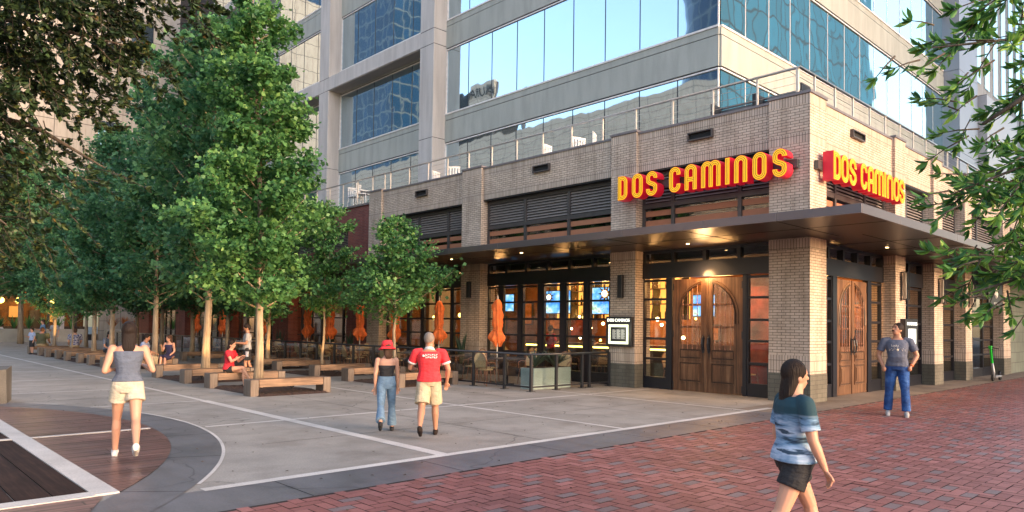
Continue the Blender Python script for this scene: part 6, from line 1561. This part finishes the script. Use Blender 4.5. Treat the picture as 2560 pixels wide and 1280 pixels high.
for i, (x, y, hd, lb) in enumerate(((18.0, 13.9, 10, 'bar guest at the counter, nearest the doors'), (18.1, 15.4, 0, 'bar guest in the middle of the counter'), (18.0, 17.0, -10, 'bar guest at the left end of the counter'), (17.6, 20.2, 80, 'diner inside beyond the bar windows'))):
    r_, _q = person((x, y, 0), hd, 1.7, lb, stand(), W(top=(['cloth_white', 'cloth_black', 'cloth_red', 'cloth_grey'][i], .93, .7, 1.45), bottom=('cloth_black', 1.9, 0), hair=('hair_dark', 0), face=False), 'skin_tan', .02)
# ---------------------------------------------------------------- camera, sky, sun
yaw, pitch, roll, F, cyp = 0.8113515732, 0.0315756213, 0.0137379606, 1794.7046885, 758.035
f = Vector((math.cos(yaw)*math.cos(pitch), math.sin(yaw)*math.cos(pitch), math.sin(pitch)))
r = Vector((math.sin(yaw), -math.cos(yaw), 0)); u = r.cross(f)
r2 = r*math.cos(roll)+u*math.sin(roll); u2 = -r*math.sin(roll)+u*math.cos(roll)
cam = bpy.data.cameras.new('camera'); co = bpy.data.objects.new('camera', cam); C.objects.link(co)
M = Matrix((r2, u2, -f)).transposed().to_4x4(); M.translation = Vector((0, 0, 1.65)); co.matrix_world = M
cam.sensor_width = 36; cam.lens = F/2560*36; cam.shift_y = (cyp-640)/2560; cam.clip_end = 1000; cam.clip_start = .05
scene.camera = co
SAZ = math.radians(-76); SEL = math.radians(13)
w = bpy.data.worlds.new('World'); scene.world = w; w.use_nodes = True
nt = w.node_tree; bg = nt.nodes['Background']; sky = nt.nodes.new('ShaderNodeTexSky'); sky.sky_type = 'NISHITA'; sky.sun_disc = False
sky.sun_elevation = SEL; sky.sun_rotation = math.atan2(math.cos(SAZ), math.sin(SAZ)); sky.altitude = 50; sky.air_density = 1.2; sky.dust_density = 2.5; sky.ozone_density = 1.5
hs_ = nt.nodes.new('ShaderNodeHueSaturation'); hs_.inputs['Saturation'].default_value = .85; nt.links.new(sky.outputs[0], hs_.inputs['Color'])
tint = nt.nodes.new('ShaderNodeMix'); tint.data_type = 'RGBA'; tint.blend_type = 'MULTIPLY'; tint.inputs[0].default_value = 1; tint.inputs[7].default_value = (1.0, .955, .985, 1); nt.links.new(hs_.outputs[0], tint.inputs[6]); nt.links.new(tint.outputs[2], bg.inputs[0]); bg.inputs[1].default_value = .15
l = bpy.data.lights.new('sun', 'SUN'); l.energy = .36; l.angle = math.radians(22); l.color = (1, .50, .22)
lo = bpy.data.objects.new('sun', l); C.objects.link(lo)
d = Vector((math.cos(SAZ)*math.cos(SEL), math.sin(SAZ)*math.cos(SEL), math.sin(SEL))); lo.rotation_euler = d.to_track_quat('Z', 'Y').to_euler()
vs = scene.view_settings; vs.view_transform = 'Standard'; vs.look = 'None'; vs.gamma = 1; vs.exposure = 2.3
scene.cycles.max_bounces = 7; scene.cycles.diffuse_bounces = 3; scene.cycles.glossy_bounces = 4; scene.cycles.transparent_max_bounces = 24; scene.cycles.caustics_reflective = False; scene.cycles.caustics_refractive = False
scene.cycles.sample_clamp_indirect = 4
scene.cycles.use_denoising = True
